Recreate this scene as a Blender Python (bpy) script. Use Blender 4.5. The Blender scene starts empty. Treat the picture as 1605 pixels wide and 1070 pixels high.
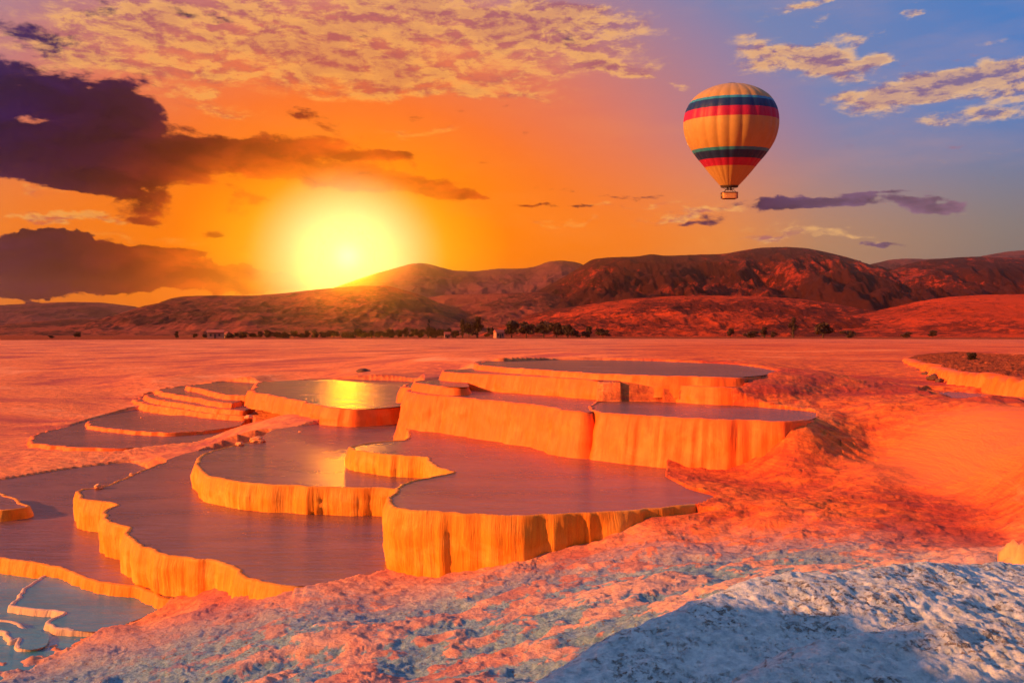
import bpy, bmesh, math, random
import numpy as np
from mathutils import Vector, Matrix
from mathutils.geometry import tessellate_polygon

SC = bpy.context.scene
COL = SC.collection
R = math.radians
HOR, F, CX = 522.0, 1390.0, 802.5          # horizon row, focal length and centre column of the photograph

# ------------------------------------------------------------------ camera
cam_d = bpy.data.cameras.new('camera')
cam_d.sensor_width = 36.0
cam_d.lens = 36.0 * F / 1605.0
cam_d.shift_y = -(535.0 - HOR) / 1605.0
cam_d.clip_start = 0.05
cam_d.clip_end = 12000.0
cam = bpy.data.objects.new('camera', cam_d)
cam.rotation_euler = (R(90), 0, 0)
COL.objects.link(cam)
SC.camera = cam

# ------------------------------------------------------------------ exposure and sun
SC.view_settings.view_transform = 'Standard'
SC.view_settings.look = 'None'
SC.view_settings.gamma = 1.0
SC.view_settings.exposure = 1.0
SC.render.engine = 'CYCLES'
SC.cycles.use_denoising = True
SC.cycles.max_bounces = 6
SC.cycles.diffuse_bounces = 3
SC.cycles.glossy_bounces = 3
SC.cycles.transmission_bounces = 4
SC.cycles.volume_bounces = 2

SUN_AZ, SUN_EL = -106.0, 17.0
sun_d = bpy.data.lights.new('sun', 'SUN')
sun_d.energy = 5.0
sun_d.color = (1.0, 0.33, 0.065)
sun_d.angle = R(0.5)
sun = bpy.data.objects.new('sun', sun_d)
sv = Vector((math.sin(R(SUN_AZ)) * math.cos(R(SUN_EL)), math.cos(R(SUN_AZ)) * math.cos(R(SUN_EL)), math.sin(R(SUN_EL))))
sun.rotation_euler = sv.to_track_quat('Z', 'Y').to_euler()
sun.location = sv * 60
COL.objects.link(sun)


# ------------------------------------------------------------------ node helpers
class NT:
    def __init__(s, tree):
        s.t = tree; s.n = tree.nodes; s.l = tree.links

    def new(s, typ, **kw):
        n = s.n.new(typ)
        for k, v in kw.items():
            setattr(n, k, v)
        return n

    def put(s, sock, v):
        if isinstance(v, bpy.types.NodeSocket):
            s.l.new(v, sock)
        elif v is not None:
            if sock.type == 'RGBA' and len(v) == 3:
                v = (*v, 1)
            sock.default_value = v

    def m(s, op, a, b=None, c=None, clamp=False):
        n = s.new('ShaderNodeMath', operation=op, use_clamp=clamp)
        s.put(n.inputs[0], a)
        if b is not None: s.put(n.inputs[1], b)
        if c is not None: s.put(n.inputs[2], c)
        return n.outputs[0]

    def v(s, op, a, b=None, c=None):
        n = s.new('ShaderNodeVectorMath', operation=op)
        s.put(n.inputs[0], a)
        if b is not None: s.put(n.inputs[1], b)
        if c is not None: s.put(n.inputs[2], c)
        return n.outputs['Value'] if op in ('DOT_PRODUCT', 'LENGTH', 'DISTANCE') else n.outputs['Vector']

    def xyz(s, x, y, z=0.0):
        n = s.new('ShaderNodeCombineXYZ')
        s.put(n.inputs[0], x); s.put(n.inputs[1], y); s.put(n.inputs[2], z)
        return n.outputs[0]

    def sep(s, v):
        n = s.new('ShaderNodeSeparateXYZ'); s.put(n.inputs[0], v)
        return n.outputs

    def noise(s, vec, scale=1.0, detail=5.0, rough=0.55, dist=0.0, col=False, lac=2.0):
        n = s.new('ShaderNodeTexNoise')
        s.put(n.inputs['Vector'], vec)
        n.inputs['Scale'].default_value = scale
        n.inputs['Detail'].default_value = detail
        n.inputs['Roughness'].default_value = rough
        n.inputs['Distortion'].default_value = dist
        n.inputs['Lacunarity'].default_value = lac
        return n.outputs['Color'] if col else n.outputs['Fac']

    def mapr(s, v, a, b, c=0.0, d=1.0, smooth=False):
        n = s.new('ShaderNodeMapRange')
        if smooth: n.interpolation_type = 'SMOOTHSTEP'
        s.put(n.inputs[0], v)
        for i, q in enumerate((a, b, c, d)): s.put(n.inputs[i + 1], q)
        return n.outputs[0]

    def mix(s, f, a, b, blend='MIX'):
        n = s.new('ShaderNodeMix', data_type='RGBA', blend_type=blend)
        s.put(n.inputs[0], f); s.put(n.inputs[6], a); s.put(n.inputs[7], b)
        return n.outputs[2]

    def ramp(s, f, stops, interp='LINEAR'):
        n = s.new('ShaderNodeValToRGB')
        cr = n.color_ramp; cr.interpolation = interp
        while len(cr.elements) < len(stops): cr.elements.new(0.5)
        for e, (p, c) in zip(cr.elements, stops):
            e.position = p; e.color = (*c, 1) if len(c) == 3 else c
        s.put(n.inputs[0], f)
        return n.outputs[0]


def lin(r, g, b):
    f = lambda c: c / 255 / 12.92 if c / 255 <= 0.04045 else ((c / 255 + 0.055) / 1.055) ** 2.4
    return (f(r), f(g), f(b))


# ------------------------------------------------------------------ sky
world = bpy.data.worlds.new('World')
SC.world = world
world.use_nodes = True
world.cycles.sampling_method = 'MANUAL'
world.cycles.sample_map_resolution = 1024


def px_ang(px, py):
    x, z = (px - CX) / F, (HOR - py) / F
    return math.degrees(math.atan2(x, 1)), math.degrees(math.atan2(z, math.hypot(x, 1)))


def build_sky():
    t = NT(world.node_tree); t.n.clear()
    g = t.new('ShaderNodeTexCoord').outputs['Generated']
    x, y, z = t.sep(g)[:3]
    az = t.m('MULTIPLY', t.m('ARCTAN2', x, y), 57.29578)
    el = t.m('MULTIPLY', t.m('ARCSINE', z, clamp=False), 57.29578)
    P = t.xyz(az, el)
    # ragged coordinates for the cloud masks
    w1 = t.noise(t.v('MULTIPLY', P, (0.16, 0.34, 0)), 1.0, 6, 0.6, col=True)
    w1 = t.v('MULTIPLY', t.v('SUBTRACT', w1, (0.5, 0.5, 0.5)), (8.0, 4.2, 0))
    W = t.v('ADD', P, w1)

    def blobs(lst, src):
        acc = None
        for cx, cy, rx, ry, wgt in lst:
            a, e = px_ang(cx, cy); sx, sy = 24.26 / rx, 24.26 / ry
            q = t.v('MULTIPLY_ADD', src, (sx, sy, 0), (-a * sx, -e * sy, 0))
            d = t.v('DOT_PRODUCT', q, q)
            f = t.m('MULTIPLY', t.m('EXPONENT', t.m('MULTIPLY', d, -1.0)), wgt)
            acc = f if acc is None else t.m('ADD', acc, f)
        return acc

    # --- clear sky
    a0, e0 = px_ang(545, 402)
    q = t.v('MULTIPLY_ADD', P, (1 / 1.5, 1, 0), (-a0 / 1.5, -e0, 0))
    D = t.m('MULTIPLY', t.v('LENGTH', q), 24.26)                     # photograph pixels from the setting sun
    Dn = t.m('DIVIDE', D, 1300.0)
    k = 1 / 1300.0
    hi = t.ramp(Dn, [(0, lin(255, 190, 20)), (90 * k, lin(255, 170, 0)), (150 * k, lin(255, 135, 5)), (235 * k, lin(250, 118, 44)),
                     (330 * k, lin(228, 120, 90)), (430 * k, lin(182, 126, 136)), (540 * k, lin(118, 132, 178)),
                     (760 * k, lin(62, 124, 196)), (1.0, lin(60, 84, 150))])
    lo = t.ramp(Dn, [(0, lin(255, 190, 20)), (90 * k, lin(255, 170, 0)), (170 * k, lin(255, 128, 0)), (300 * k, lin(250, 130, 32)),
                     (390 * k, lin(238, 140, 60)), (480 * k, lin(186, 136, 100)), (640 * k, lin(142, 126, 116)),
                     (800 * k, lin(110, 110, 125)), (1.0, lin(70, 80, 120))])
    hmix = t.mapr(el, 5.0, 14.0, 0, 1, True)
    col = t.mix(hmix, lo, hi)
    # overhead: deep evening blue
    col = t.mix(t.mapr(el, 24, 60, 0, 1, True), col, lin(125, 156, 198))
    col = t.mix(t.mapr(t.m('ABSOLUTE', t.m('SUBTRACT', az, -15)), 60, 105, 0, .85), col, t.mix(t.mapr(el, 5, 60), lin(30, 30, 42), lin(125, 156, 198)))
    # faint uneven thin veil
    veil = t.noise(t.v('MULTIPLY', P, (0.05, 0.22, 0)), 1.0, 6, 0.6)
    col = t.mix(t.mapr(veil, 0.5, 0.75, 0, 0.30), col, t.mix(t.mapr(D, 300, 700), lin(255, 150, 70), lin(205, 160, 150)))

    # --- bright clouds, lit peach and yellow
    bright = [(560, 60, 330, 55, .85), (250, 70, 260, 60, .6), (150, 110, 160, 45, .3), (830, 62, 170, 40, .75), (960, 118, 75, 12, .75),
              (720, 118, 190, 28, .65), (400, 130, 190, 22, .6), (330, 168, 60, 8, .6), (880, 35, 80, 14, .7), (620, 20, 250, 25, .45),
              (1185, 66, 42, 20, .8), (1235, 95, 55, 18, .85), (1290, 118, 75, 16, .95), (1345, 98, 50, 9, .75), (1385, 88, 30, 10, .3), (1280, 4, 80, 9, .95),
              (1432, 20, 14, 8, .7), (1300, 33, 30, 9, .5), (1292, 52, 22, 8, .5), (1430, 138, 70, 14, .62), (1500, 122, 70, 12, .62), (1555, 185, 75, 13, 1.0),
              (1590, 135, 50, 24, .7), (1520, 172, 40, 14, .6), (1380, 168, 42, 11, .65), (1400, 182, 20, 10, .5), (1452, 256, 20, 6, .8), (1595, 58, 30, 10, .6),
              (1540, 238, 70, 4, .5), (60, 332, 90, 6, .8), (160, 345, 110, 6, .7), (230, 370, 130, 9, .5), (70, 290, 45, 16, .8), (240, 300, 60, 12, .45),
              (1340, 378, 60, 4, .6), (1170, 362, 110, 6, .4), (1500, 320, 80, 3, .5), (1350, 356, 80, 4, .4), (1010, 128, 40, 6, .5), (1060, 134, 20, 4, .5),
              (500, 175, 60, 8, .3), (100, 460, 110, 7, .5), (760, 150, 130, 9, .65), (650, 205, 100, 7, .6), (1080, 330, 100, 8, .8), (1210, 376, 120, 7, .85), (1000, 312, 120, 6, .75), (900, 345, 130, 6, .65),
              (1180, 50, 30, 14, .7), (1260, 85, 60, 14, .8), (1400, 150, 80, 8, .6), (1480, 185, 40, 8, .6), (1560, 105, 50, 10, .6), (1340, 60, 30, 8, .5), (820, 20, 120, 10, .5)]
    bm = blobs(bright, W)
    cs = (0.46, 1.2, 0)
    n1 = t.noise(t.v('MULTIPLY', P, cs), 1.0, 11, 0.70, 0.25)
    n2 = t.noise(t.v('MULTIPLY', t.v('ADD', P, (-0.28, -0.40, 0)), cs), 1.0, 11, 0.70, 0.25)
    dens = t.m('ADD', t.m('ADD', t.m('MULTIPLY', n1, .75), t.m('MULTIPLY', veil, .25)), t.m('MULTIPLY', t.m('MINIMUM', bm, 1.0), t.mapr(t.noise(t.v('MULTIPLY', P, (0.10, 0.33, 0)), 1.0, 4, 0.55), 0.38, 0.6, 0.28, 0.54)))
    wisp = t.noise(t.v('MULTIPLY', P, (0.12, 0.5, 0)), 1.0, 8, 0.6)
    other = t.m('MULTIPLY', t.mapr(wisp, 0.55, 0.8), t.mapr(t.m('ABSOLUTE', az), 34, 60, 0, 0.8))
    ca = t.m('MAXIMUM', t.mapr(dens, 0.64, 0.96, 0, 1, True), other)
    lit = t.mapr(t.m('SUBTRACT', n1, n2), -0.10, 0.06, 0, 1)
    thick = t.mapr(dens, 0.84, 1.02)
    lit = t.m('MULTIPLY', lit, t.m('SUBTRACT', 1.0, t.m('MULTIPLY', thick, 0.45)))
    shade = t.mix(t.mapr(D, 200, 650), lin(196, 88, 62), lin(128, 104, 142))
    gold = t.mix(t.mapr(D, 150, 600), lin(255, 172, 60), lin(252, 196, 128))
    cc = t.mix(lit, shade, gold)
    col = t.mix(t.m('MULTIPLY', ca, 0.93), col, cc)

    # --- heavy dark clouds
    dark = [(60, 205, 150, 58, 1.0), (200, 165, 85, 28, .75), (30, 120, 110, 45, .75), (40, 240, 110, 40, .6), (150, 240, 190, 32, .8), (330, 225, 190, 30, .8),
            (470, 262, 190, 24, .8), (620, 283, 130, 12, .72), (400, 305, 60, 12, .5), (300, 290, 60, 20, .5), (200, 290, 100, 34, .8), (90, 270, 90, 25, .6), (250, 320, 60, 24, .6), (222, 348, 24, 9, .8),
            (70, 405, 75, 38, 1.15), (30, 425, 60, 26, .9), (150, 418, 100, 26, .9), (260, 418, 110, 20, .6), (370, 436, 80, 14, .6), (130, 385, 35, 16, .4),
            (336, 360, 26, 10, .9), (365, 325, 45, 13, .5), (468, 178, 42, 17, .75), (540, 200, 70, 12, .35), (620, 178, 90, 6, .3), (640, 236, 40, 8, .45),
            (70, 45, 120, 40, .35), (300, 28, 200, 16, .4), (880, 82, 80, 22, .4), (1220, 322, 85, 15, .85), (1320, 318, 110, 12, .8), (1450, 322, 52, 12, .95), (1390, 300, 50, 5, .6),
            (1385, 384, 42, 6, .75), (1000, 302, 130, 5, .5), (200, 390, 110, 6, .4), (250, 405, 80, 20, .4), (560, 236, 130, 11, .7), (760, 172, 60, 6, .6), (700, 298, 150, 10, .75), (860, 318, 160, 7, .65), (1050, 345, 100, 6, .5), (470, 215, 100, 12, .4)]
    dark = [(a_, b_, c_ * .88, d_ * .86, e_) for a_, b_, c_, d_, e_ in dark] + [(50, 306, 90, 22, -.7), (285, 312, 50, 24, -.6), (350, 178, 90, 16, -.6), (40, 178, 50, 10, -.5), (180, 205, 90, 8, -.35)]
    dm = blobs(dark, t.v('ADD', P, t.v('MULTIPLY', w1, (.62, .62, 0))))
    n3 = t.noise(t.v('MULTIPLY', P, (0.27, 0.62, 0)), 1.0, 10, 0.62, 0.3)
    n4 = t.noise(t.v('MULTIPLY', t.v('ADD', P, (0.4, -0.7, 0)), (0.27, 0.62, 0)), 1.0, 8, 0.6, 0.3)
    dd = t.m('ADD', t.m('MULTIPLY_ADD', n3, 1.7, -0.35), t.m('MULTIPLY', t.m('MINIMUM', dm, 1.15), 0.68))
    da = t.mapr(dd, 0.76, 0.98, 0, 1, True)
    cum = [(90, 392, 50, 30, 1.3), (40, 415, 60, 34, 1.3), (110, 420, 90, 32, 1.3), (190, 420, 60, 28, 1.2), (255, 416, 60, 26, 1.1), (320, 430, 70, 22, 1.0), (390, 442, 60, 18, .9), (20, 440, 60, 22, 1.2), (450, 448, 60, 12, .7), (275, 393, 50, 5, .7)]
    cmk = t.m('MINIMUM', blobs(cum, t.v('ADD', P, t.v('MULTIPLY', w1, (.22, .16, 0)))), 1.2)
    n5 = t.noise(t.v('MULTIPLY', P, (0.75, 1.0, 0)), 1.0, 8, 0.58)
    cd = t.mapr(t.m('ADD', t.m('MULTIPLY', cmk, .5), n5), 0.78, 0.86, 0, 1, True)
    dd = t.m('MAXIMUM', dd, t.m('MULTIPLY', cd, 1.15)); da = t.m('MAXIMUM', da, cd)
    dcol = t.ramp(t.m('DIVIDE', t.m('ADD', D, 0.0), 700.0),
                  [(0, lin(250, 160, 20)), (.13, lin(240, 130, 5)), (.22, lin(215, 88, 12)), (.30, lin(116, 32, 18)), (.38, lin(48, 8, 38)),
                   (.50, lin(24, 4, 58)), (.60, lin(40, 22, 74)), (.72, lin(100, 70, 98)), (1, lin(140, 100, 112))])
    relief = t.mapr(t.m('SUBTRACT', n3, n4), -0.12, 0.12, 0.6, 1.35)
    relief = t.m('MULTIPLY', relief, t.mapr(dd, 0.85, 1.35, 1.25, 0.75))
    dcol = t.v('MULTIPLY', dcol, t.xyz(relief, relief, relief))
    col = t.mix(t.m('MULTIPLY', da, 0.98), col, dcol)

    # --- the low sun seen through the thick evening air
    rs = t.v('LENGTH', t.v('MULTIPLY_ADD', P, (1 / 1.12, 1, 0), (-a0 / 1.12, -e0, 0)))
    col = t.mix(t.m('MULTIPLY', t.mapr(rs, 5.9, 1.6, 0, 1, True), .96), col, (1.0, 0.76, 0.40))
    glow = t.m('EXPONENT', t.m('DIVIDE', rs, -3.4))
    col = t.v('ADD', col, t.v('MULTIPLY', (0.5, 0.10, 0.0), t.xyz(glow, glow, glow)))
    core = t.m('EXPONENT', t.m('MULTIPLY', t.m('POWER', t.m('DIVIDE', t.v('LENGTH', t.v('ADD', P, (-a0, -e0, 0))), 0.8), 2.0), -1.0))
    col = t.v('ADD', col, t.v('MULTIPLY', (CORE, CORE * 0.27, CORE * 0.0007), t.xyz(core, core, core)))
    # below the horizon
    col = t.mix(t.mapr(el, -0.5, -3), col, (0.12, 0.04, 0.03))
    bg = t.new('ShaderNodeBackground')
    t.put(bg.inputs[0], col); bg.inputs[1].default_value = 0.5
    out = t.new('ShaderNodeOutputWorld')
    t.l.new(bg.outputs[0], out.inputs[0])


CORE = 400.0
build_sky()

# ------------------------------------------------------------------ object helpers
rng = np.random.default_rng(7)
random.seed(5)


def tag(o, label=None, cat=None, group=None, kind=None):
    for k, v in (('label', label), ('category', cat), ('group', group), ('kind', kind)):
        if v: o[k] = v
    return o


def mesh_np(name, verts, faces, mats, parent=None, smooth=True, uv=None, mat_idx=None, attr=None):
    """verts (n,3) array, faces (m,k) array of one size or a list."""
    me = bpy.data.meshes.new(name)
    verts = np.asarray(verts, dtype=np.float32)
    if isinstance(faces, np.ndarray):
        k = faces.shape[1]
        me.vertices.add(len(verts)); me.vertices.foreach_set('co', verts.ravel())
        me.loops.add(faces.size); me.loops.foreach_set('vertex_index', faces.astype(np.int32).ravel())
        me.polygons.add(len(faces))
        me.polygons.foreach_set('loop_start', np.arange(0, faces.size, k, dtype=np.int32))
        me.polygons.foreach_set('loop_total', np.full(len(faces), k, dtype=np.int32))
        me.update(calc_edges=True)
    else:
        me.from_pydata([tuple(map(float, v)) for v in verts], [], faces)
    if smooth:
        me.polygons.foreach_set('use_smooth', np.ones(len(me.polygons), dtype=bool))
    for m in (mats if isinstance(mats, (list, tuple)) else [mats]): me.materials.append(m)
    if mat_idx is not None: me.polygons.foreach_set('material_index', np.asarray(mat_idx, dtype=np.int32))
    if uv is not None:
        l = me.uv_layers.new(name='UVMap')
        idx = np.zeros(len(me.loops), dtype=np.int32); me.loops.foreach_get('vertex_index', idx)
        l.data.foreach_set('uv', np.asarray(uv, dtype=np.float32)[idx].ravel())
    if attr:
        for an, av in attr.items():
            a = me.color_attributes.new(an, 'FLOAT_COLOR', 'POINT')
            q = np.ones((len(verts), 4), dtype=np.float32); q[:, :av.shape[1]] = av
            a.data.foreach_set('color', q.ravel())
    me.update()
    o = bpy.data.objects.new(name, me); COL.objects.link(o)
    if parent: o.parent = parent
    return o


def empty(name, loc, rz=0.0):
    o = bpy.data.objects.new(name, None); COL.objects.link(o)
    o.location = loc; o.rotation_euler = (0, 0, rz); o.empty_display_size = 0.3
    return o


def grid_faces(nr, nc, wrap=False):
    i = np.arange(nr - 1)[:, None]
    j = np.arange(nc if wrap else nc - 1)[None, :]
    j2 = (j + 1) % nc
    a = i * nc + j; b = i * nc + j2; c = (i + 1) * nc + j2; d = (i + 1) * nc + j
    return np.stack([a, b, c, d], -1).reshape(-1, 4)


# numpy gradient noise
_perm = rng.permutation(256); _perm = np.concatenate([_perm, _perm, _perm])
_ang = rng.random(256) * 2 * np.pi
_gx, _gy = np.cos(_ang), np.sin(_ang)


def perlin(x, y):
    xi = np.floor(x).astype(np.int64); yi = np.floor(y).astype(np.int64)
    fx, fy = x - xi, y - yi
    xi &= 255; yi &= 255
    u = fx * fx * fx * (fx * (fx * 6 - 15) + 10); v = fy * fy * fy * (fy * (fy * 6 - 15) + 10)

    def gr(ix, iy, dx, dy):
        h = _perm[_perm[ix & 255] + (iy & 255)]
        return _gx[h] * dx + _gy[h] * dy
    a = gr(xi, yi, fx, fy); b = gr(xi + 1, yi, fx - 1, fy)
    c = gr(xi, yi + 1, fx, fy - 1); d = gr(xi + 1, yi + 1, fx - 1, fy - 1)
    return (a + (b - a) * u + ((c + (d - c) * u) - (a + (b - a) * u)) * v) * 1.5


def fbm(x, y, oct=5, gain=0.5, ridged=False):
    s = 0; a = 1.0; n = 0
    for o in range(oct):
        p = perlin(x + 17.3 * o, y - 9.1 * o)
        s = s + a * ((1 - 2 * np.abs(p)) if ridged else p); n += a
        a *= gain; x = x * 2.03; y = y * 2.03
    return s / n


def sstep(a, b, x):
    t = np.clip((x - a) / (b - a), 0, 1)
    return t * t * (3 - 2 * t)


def world_at(px, py, z):
    d = -z / ((py - HOR) / F)
    return ((px - CX) / F * d, d)


# ------------------------------------------------------------------ materials
def mat(name):
    m = bpy.data.materials.new(name); m.use_nodes = True
    t = NT(m.node_tree); t.n.clear()
    b = t.new('ShaderNodeBsdfPrincipled'); o = t.new('ShaderNodeOutputMaterial')
    t.l.new(b.outputs[0], o.inputs[0])
    return m, t, b


def bump(t, b, h, dist=0.02, strength=1.0, prev=None):
    n = t.new('ShaderNodeBump'); n.inputs['Strength'].default_value = strength; n.inputs['Distance'].default_value = dist
    t.put(n.inputs['Height'], h)
    if prev is not None: t.l.new(prev, n.inputs['Normal'])
    t.l.new(n.outputs[0], b.inputs['Normal'])
    return n.outputs[0]


def plain(name, col, rough=0.7, metal=0.0, var=0.25, scale=8.0):
    m, t, b = mat(name)
    co = t.new('ShaderNodeTexCoord').outputs['Object']
    n = t.noise(co, scale, 5)
    t.put(b.inputs['Base Color'], t.mix(t.mapr(n, 0.3, 0.7), tuple(c * (1 - var) for c in col), tuple(min(1, c * (1 + var)) for c in col)))
    b.inputs['Roughness'].default_value = rough; b.inputs['Metallic'].default_value = metal
    bump(t, b, n, 0.02, 0.3)
    return m


def mat_ground():
    m, t, b = mat('travertine_crust')
    geo = t.new('ShaderNodeNewGeometry').outputs['Position']
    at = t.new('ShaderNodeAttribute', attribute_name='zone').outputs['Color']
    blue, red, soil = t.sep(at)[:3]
    bowl = t.m('SUBTRACT', 1.0, t.new('ShaderNodeAttribute', attribute_name='zone').outputs['Alpha'])
    big = t.noise(geo, 0.35, 6, 0.6)
    mid = t.noise(t.v('MULTIPLY', geo, (1, 1.8, 1)), 2.2, 8, 0.68, 0.4)
    fine = t.noise(geo, 11.0, 8, 0.7)
    wide = t.noise(t.v('MULTIPLY', geo, (0.10, 0.13, 1)), 1.0, 9, 0.70, 0.5)
    pink = t.mix(t.mapr(mid, 0.38, 0.62), (0.62, 0.19, 0.08), (0.98, 0.40, 0.17))
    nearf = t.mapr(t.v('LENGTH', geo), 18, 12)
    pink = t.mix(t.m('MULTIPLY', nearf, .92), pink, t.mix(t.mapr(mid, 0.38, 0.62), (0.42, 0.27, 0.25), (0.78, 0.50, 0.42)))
    pink = t.mix(t.mapr(big, 0.4, 0.62, 0, .35), pink, (0.95, 0.30, 0.09))
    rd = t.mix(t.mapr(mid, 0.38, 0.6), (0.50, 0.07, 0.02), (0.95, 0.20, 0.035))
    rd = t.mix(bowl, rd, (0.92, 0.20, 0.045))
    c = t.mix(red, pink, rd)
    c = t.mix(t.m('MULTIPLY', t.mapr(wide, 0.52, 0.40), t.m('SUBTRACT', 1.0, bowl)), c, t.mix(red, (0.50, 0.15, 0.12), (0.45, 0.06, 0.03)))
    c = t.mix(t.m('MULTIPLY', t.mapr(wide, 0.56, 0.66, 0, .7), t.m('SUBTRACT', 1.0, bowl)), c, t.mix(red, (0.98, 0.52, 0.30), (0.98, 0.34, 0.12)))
    bl = t.mix(t.mapr(fine, 0.35, 0.65), (0.10, 0.22, 0.33), (0.28, 0.44, 0.56))  # slate blue standing for skylit shade on the near crust
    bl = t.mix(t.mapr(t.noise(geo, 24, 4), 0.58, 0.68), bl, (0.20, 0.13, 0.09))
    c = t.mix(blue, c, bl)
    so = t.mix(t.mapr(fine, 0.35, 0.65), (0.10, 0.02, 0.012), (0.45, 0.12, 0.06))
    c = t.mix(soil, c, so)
    dk = t.mapr(t.noise(t.v('MULTIPLY', geo, (1, 2.5, 1)), 6.0, 8, 0.75), 0.30, 0.45, 0.55, 1.0)
    dk = t.m('MAXIMUM', dk, bowl)
    c = t.v('MULTIPLY', c, t.xyz(dk, dk, dk))
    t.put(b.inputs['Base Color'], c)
    t.put(b.inputs['Roughness'], t.mapr(mid, 0.3, 0.7, 0.6, 0.95))
    t.put(b.inputs['Specular IOR Level'], t.mapr(soil, 0, .8, 0.12, 0.0))
    rg = t.m('SUBTRACT', 1.0, t.m('MULTIPLY', bowl, .93))
    n0 = bump(t, b, wide, 0.5, 0.6)
    n1 = bump(t, b, t.m('MULTIPLY', mid, rg), 0.10, 0.7, n0)
    bump(t, b, t.m('MULTIPLY', fine, rg), 0.035, 0.8, n1)
    return m


def mat_mound():
    m, t, b = mat('shade_blue_crust')
    geo = t.new('ShaderNodeNewGeometry').outputs['Position']
    a = t.noise(geo, 2.5, 7, 0.62, 0.3); f = t.noise(geo, 16, 9, 0.72); g = t.noise(geo, 42, 5, 0.6)
    c = t.mix(t.mapr(f, 0.36, 0.62), (0.30, 0.44, 0.52), (0.74, 0.85, 0.87))  # the mound's blue skylit shade is mixed into its crust colour
    c = t.mix(t.mapr(a, 0.55, 0.72, 0, 0.7), c, (0.78, 0.88, 0.92))
    v = t.new('ShaderNodeTexVoronoi', feature='F1'); v.inputs['Scale'].default_value = 19; t.put(v.inputs['Vector'], t.v('ADD', geo, t.v('MULTIPLY', t.noise(geo, 7, 8, .75, col=True), (.34, .34, .34))))
    pit = t.m('MULTIPLY', t.mapr(v.outputs['Distance'], 0.42, 0.22), t.mapr(t.noise(geo, 2.3, 7, 0.7), 0.47, 0.55))
    c = t.mix(t.m('MULTIPLY', pit, 0.85), c, t.mix(t.mapr(g, 0.4, 0.6), (0.05, 0.05, 0.04), (0.30, 0.20, 0.12)))
    t.put(b.inputs['Base Color'], c)
    b.inputs['Roughness'].default_value = 0.75
    n1 = bump(t, b, t.m('SUBTRACT', f, t.m('MULTIPLY', pit, 0.5)), 0.035, 0.9)
    bump(t, b, g, 0.008, 0.8, n1)
    return m


def mat_wall(name, lo, hi, streak, k=1.0, cream=(0.92, 0.50, 0.09)):
    m, t, b = mat(name)
    uv = t.new('ShaderNodeUVMap', uv_map='UVMap').outputs[0]
    geo = t.new('ShaderNodeNewGeometry').outputs['Position']
    s1 = t.noise(t.v('MULTIPLY', uv, (12.0, 1.1, 0)), 1.0, 8, 0.68, 0.25)
    s2 = t.noise(t.v('MULTIPLY', uv, (34.0, 2.4, 0)), 1.0, 5, 0.6)
    big = t.noise(geo, 0.8, 4)
    c = t.mix(t.mapr(s1, 0.36, 0.64), lo, hi)
    c = t.mix(t.mapr(big, 0.35, 0.7, 0, 0.45), c, lo)
    vv = t.sep(uv)[1]
    c = t.mix(t.mapr(t.noise(geo, 1.3, 6, .65, .5), .48, .66, 0, .6), c, cream)
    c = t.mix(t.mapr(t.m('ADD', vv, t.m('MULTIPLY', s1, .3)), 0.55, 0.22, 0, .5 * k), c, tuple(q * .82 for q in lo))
    stain = t.m('MULTIPLY', t.mapr(s1, 0.40, 0.31), t.mapr(s2, 0.55, 0.45))
    c = t.mix(t.m('MULTIPLY', stain, 0.7 * k), c, streak)
    t.put(b.inputs['Base Color'], c)
    b.inputs['Roughness'].default_value = 0.55
    b.inputs['Specular IOR Level'].default_value = 0.3
    n1 = bump(t, b, s1, 0.05 * k, 0.6)
    n2 = bump(t, b, s2, 0.02 * k, 0.7, n1)
    bump(t, b, t.noise(geo, 14, 6, 0.6), 0.012, 0.5, n2)
    return m


def mat_water(name, base, fleck=(0.32, 0.18, 0.16)):
    m, t, b = mat(name)
    geo = t.new('ShaderNodeNewGeometry').outputs['Position']
    n = t.noise(t.v('MULTIPLY', geo, (0.5, 0.9, 1)), 1.0, 5, 0.6)
    c = t.mix(t.mapr(n, 0.35, 0.7), base, tuple(q * 1.5 for q in base))
    t.put(b.inputs['Base Color'], c)
    b.inputs['Roughness'].default_value = 0.6; b.inputs['Specular IOR Level'].default_value = 0.0
    gl = t.new('ShaderNodeBsdfAnisotropic'); gl.inputs['Roughness'].default_value = 0.13
    lw_ = t.new('ShaderNodeLayerWeight'); lw_.inputs['Blend'].default_value = 0.25
    ms = t.new('ShaderNodeMixShader'); t.put(ms.inputs[0], t.mapr(t.m('POWER', lw_.outputs['Facing'], 1.0), 0, 1, 0.14, 0.42))
    t.l.new(b.outputs[0], ms.inputs[1]); t.l.new(gl.outputs[0], ms.inputs[2])
    t.l.new(ms.outputs[0], [n_ for n_ in t.n if n_.type == 'OUTPUT_MATERIAL'][0].inputs[0])
    r1 = t.noise(t.v('MULTIPLY', geo, (1.6, 5.5, 1)), 1.0, 5, 0.65)
    r2 = t.noise(t.v('MULTIPLY', geo, (9.0, 15.0, 1)), 1.0, 3, 0.5)
    n1 = bump(t, b, r1, 0.05, 0.8)
    n2 = bump(t, b, r2, 0.006, 0.55, n1); t.l.new(n2, gl.inputs['Normal'])
    return m


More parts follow.
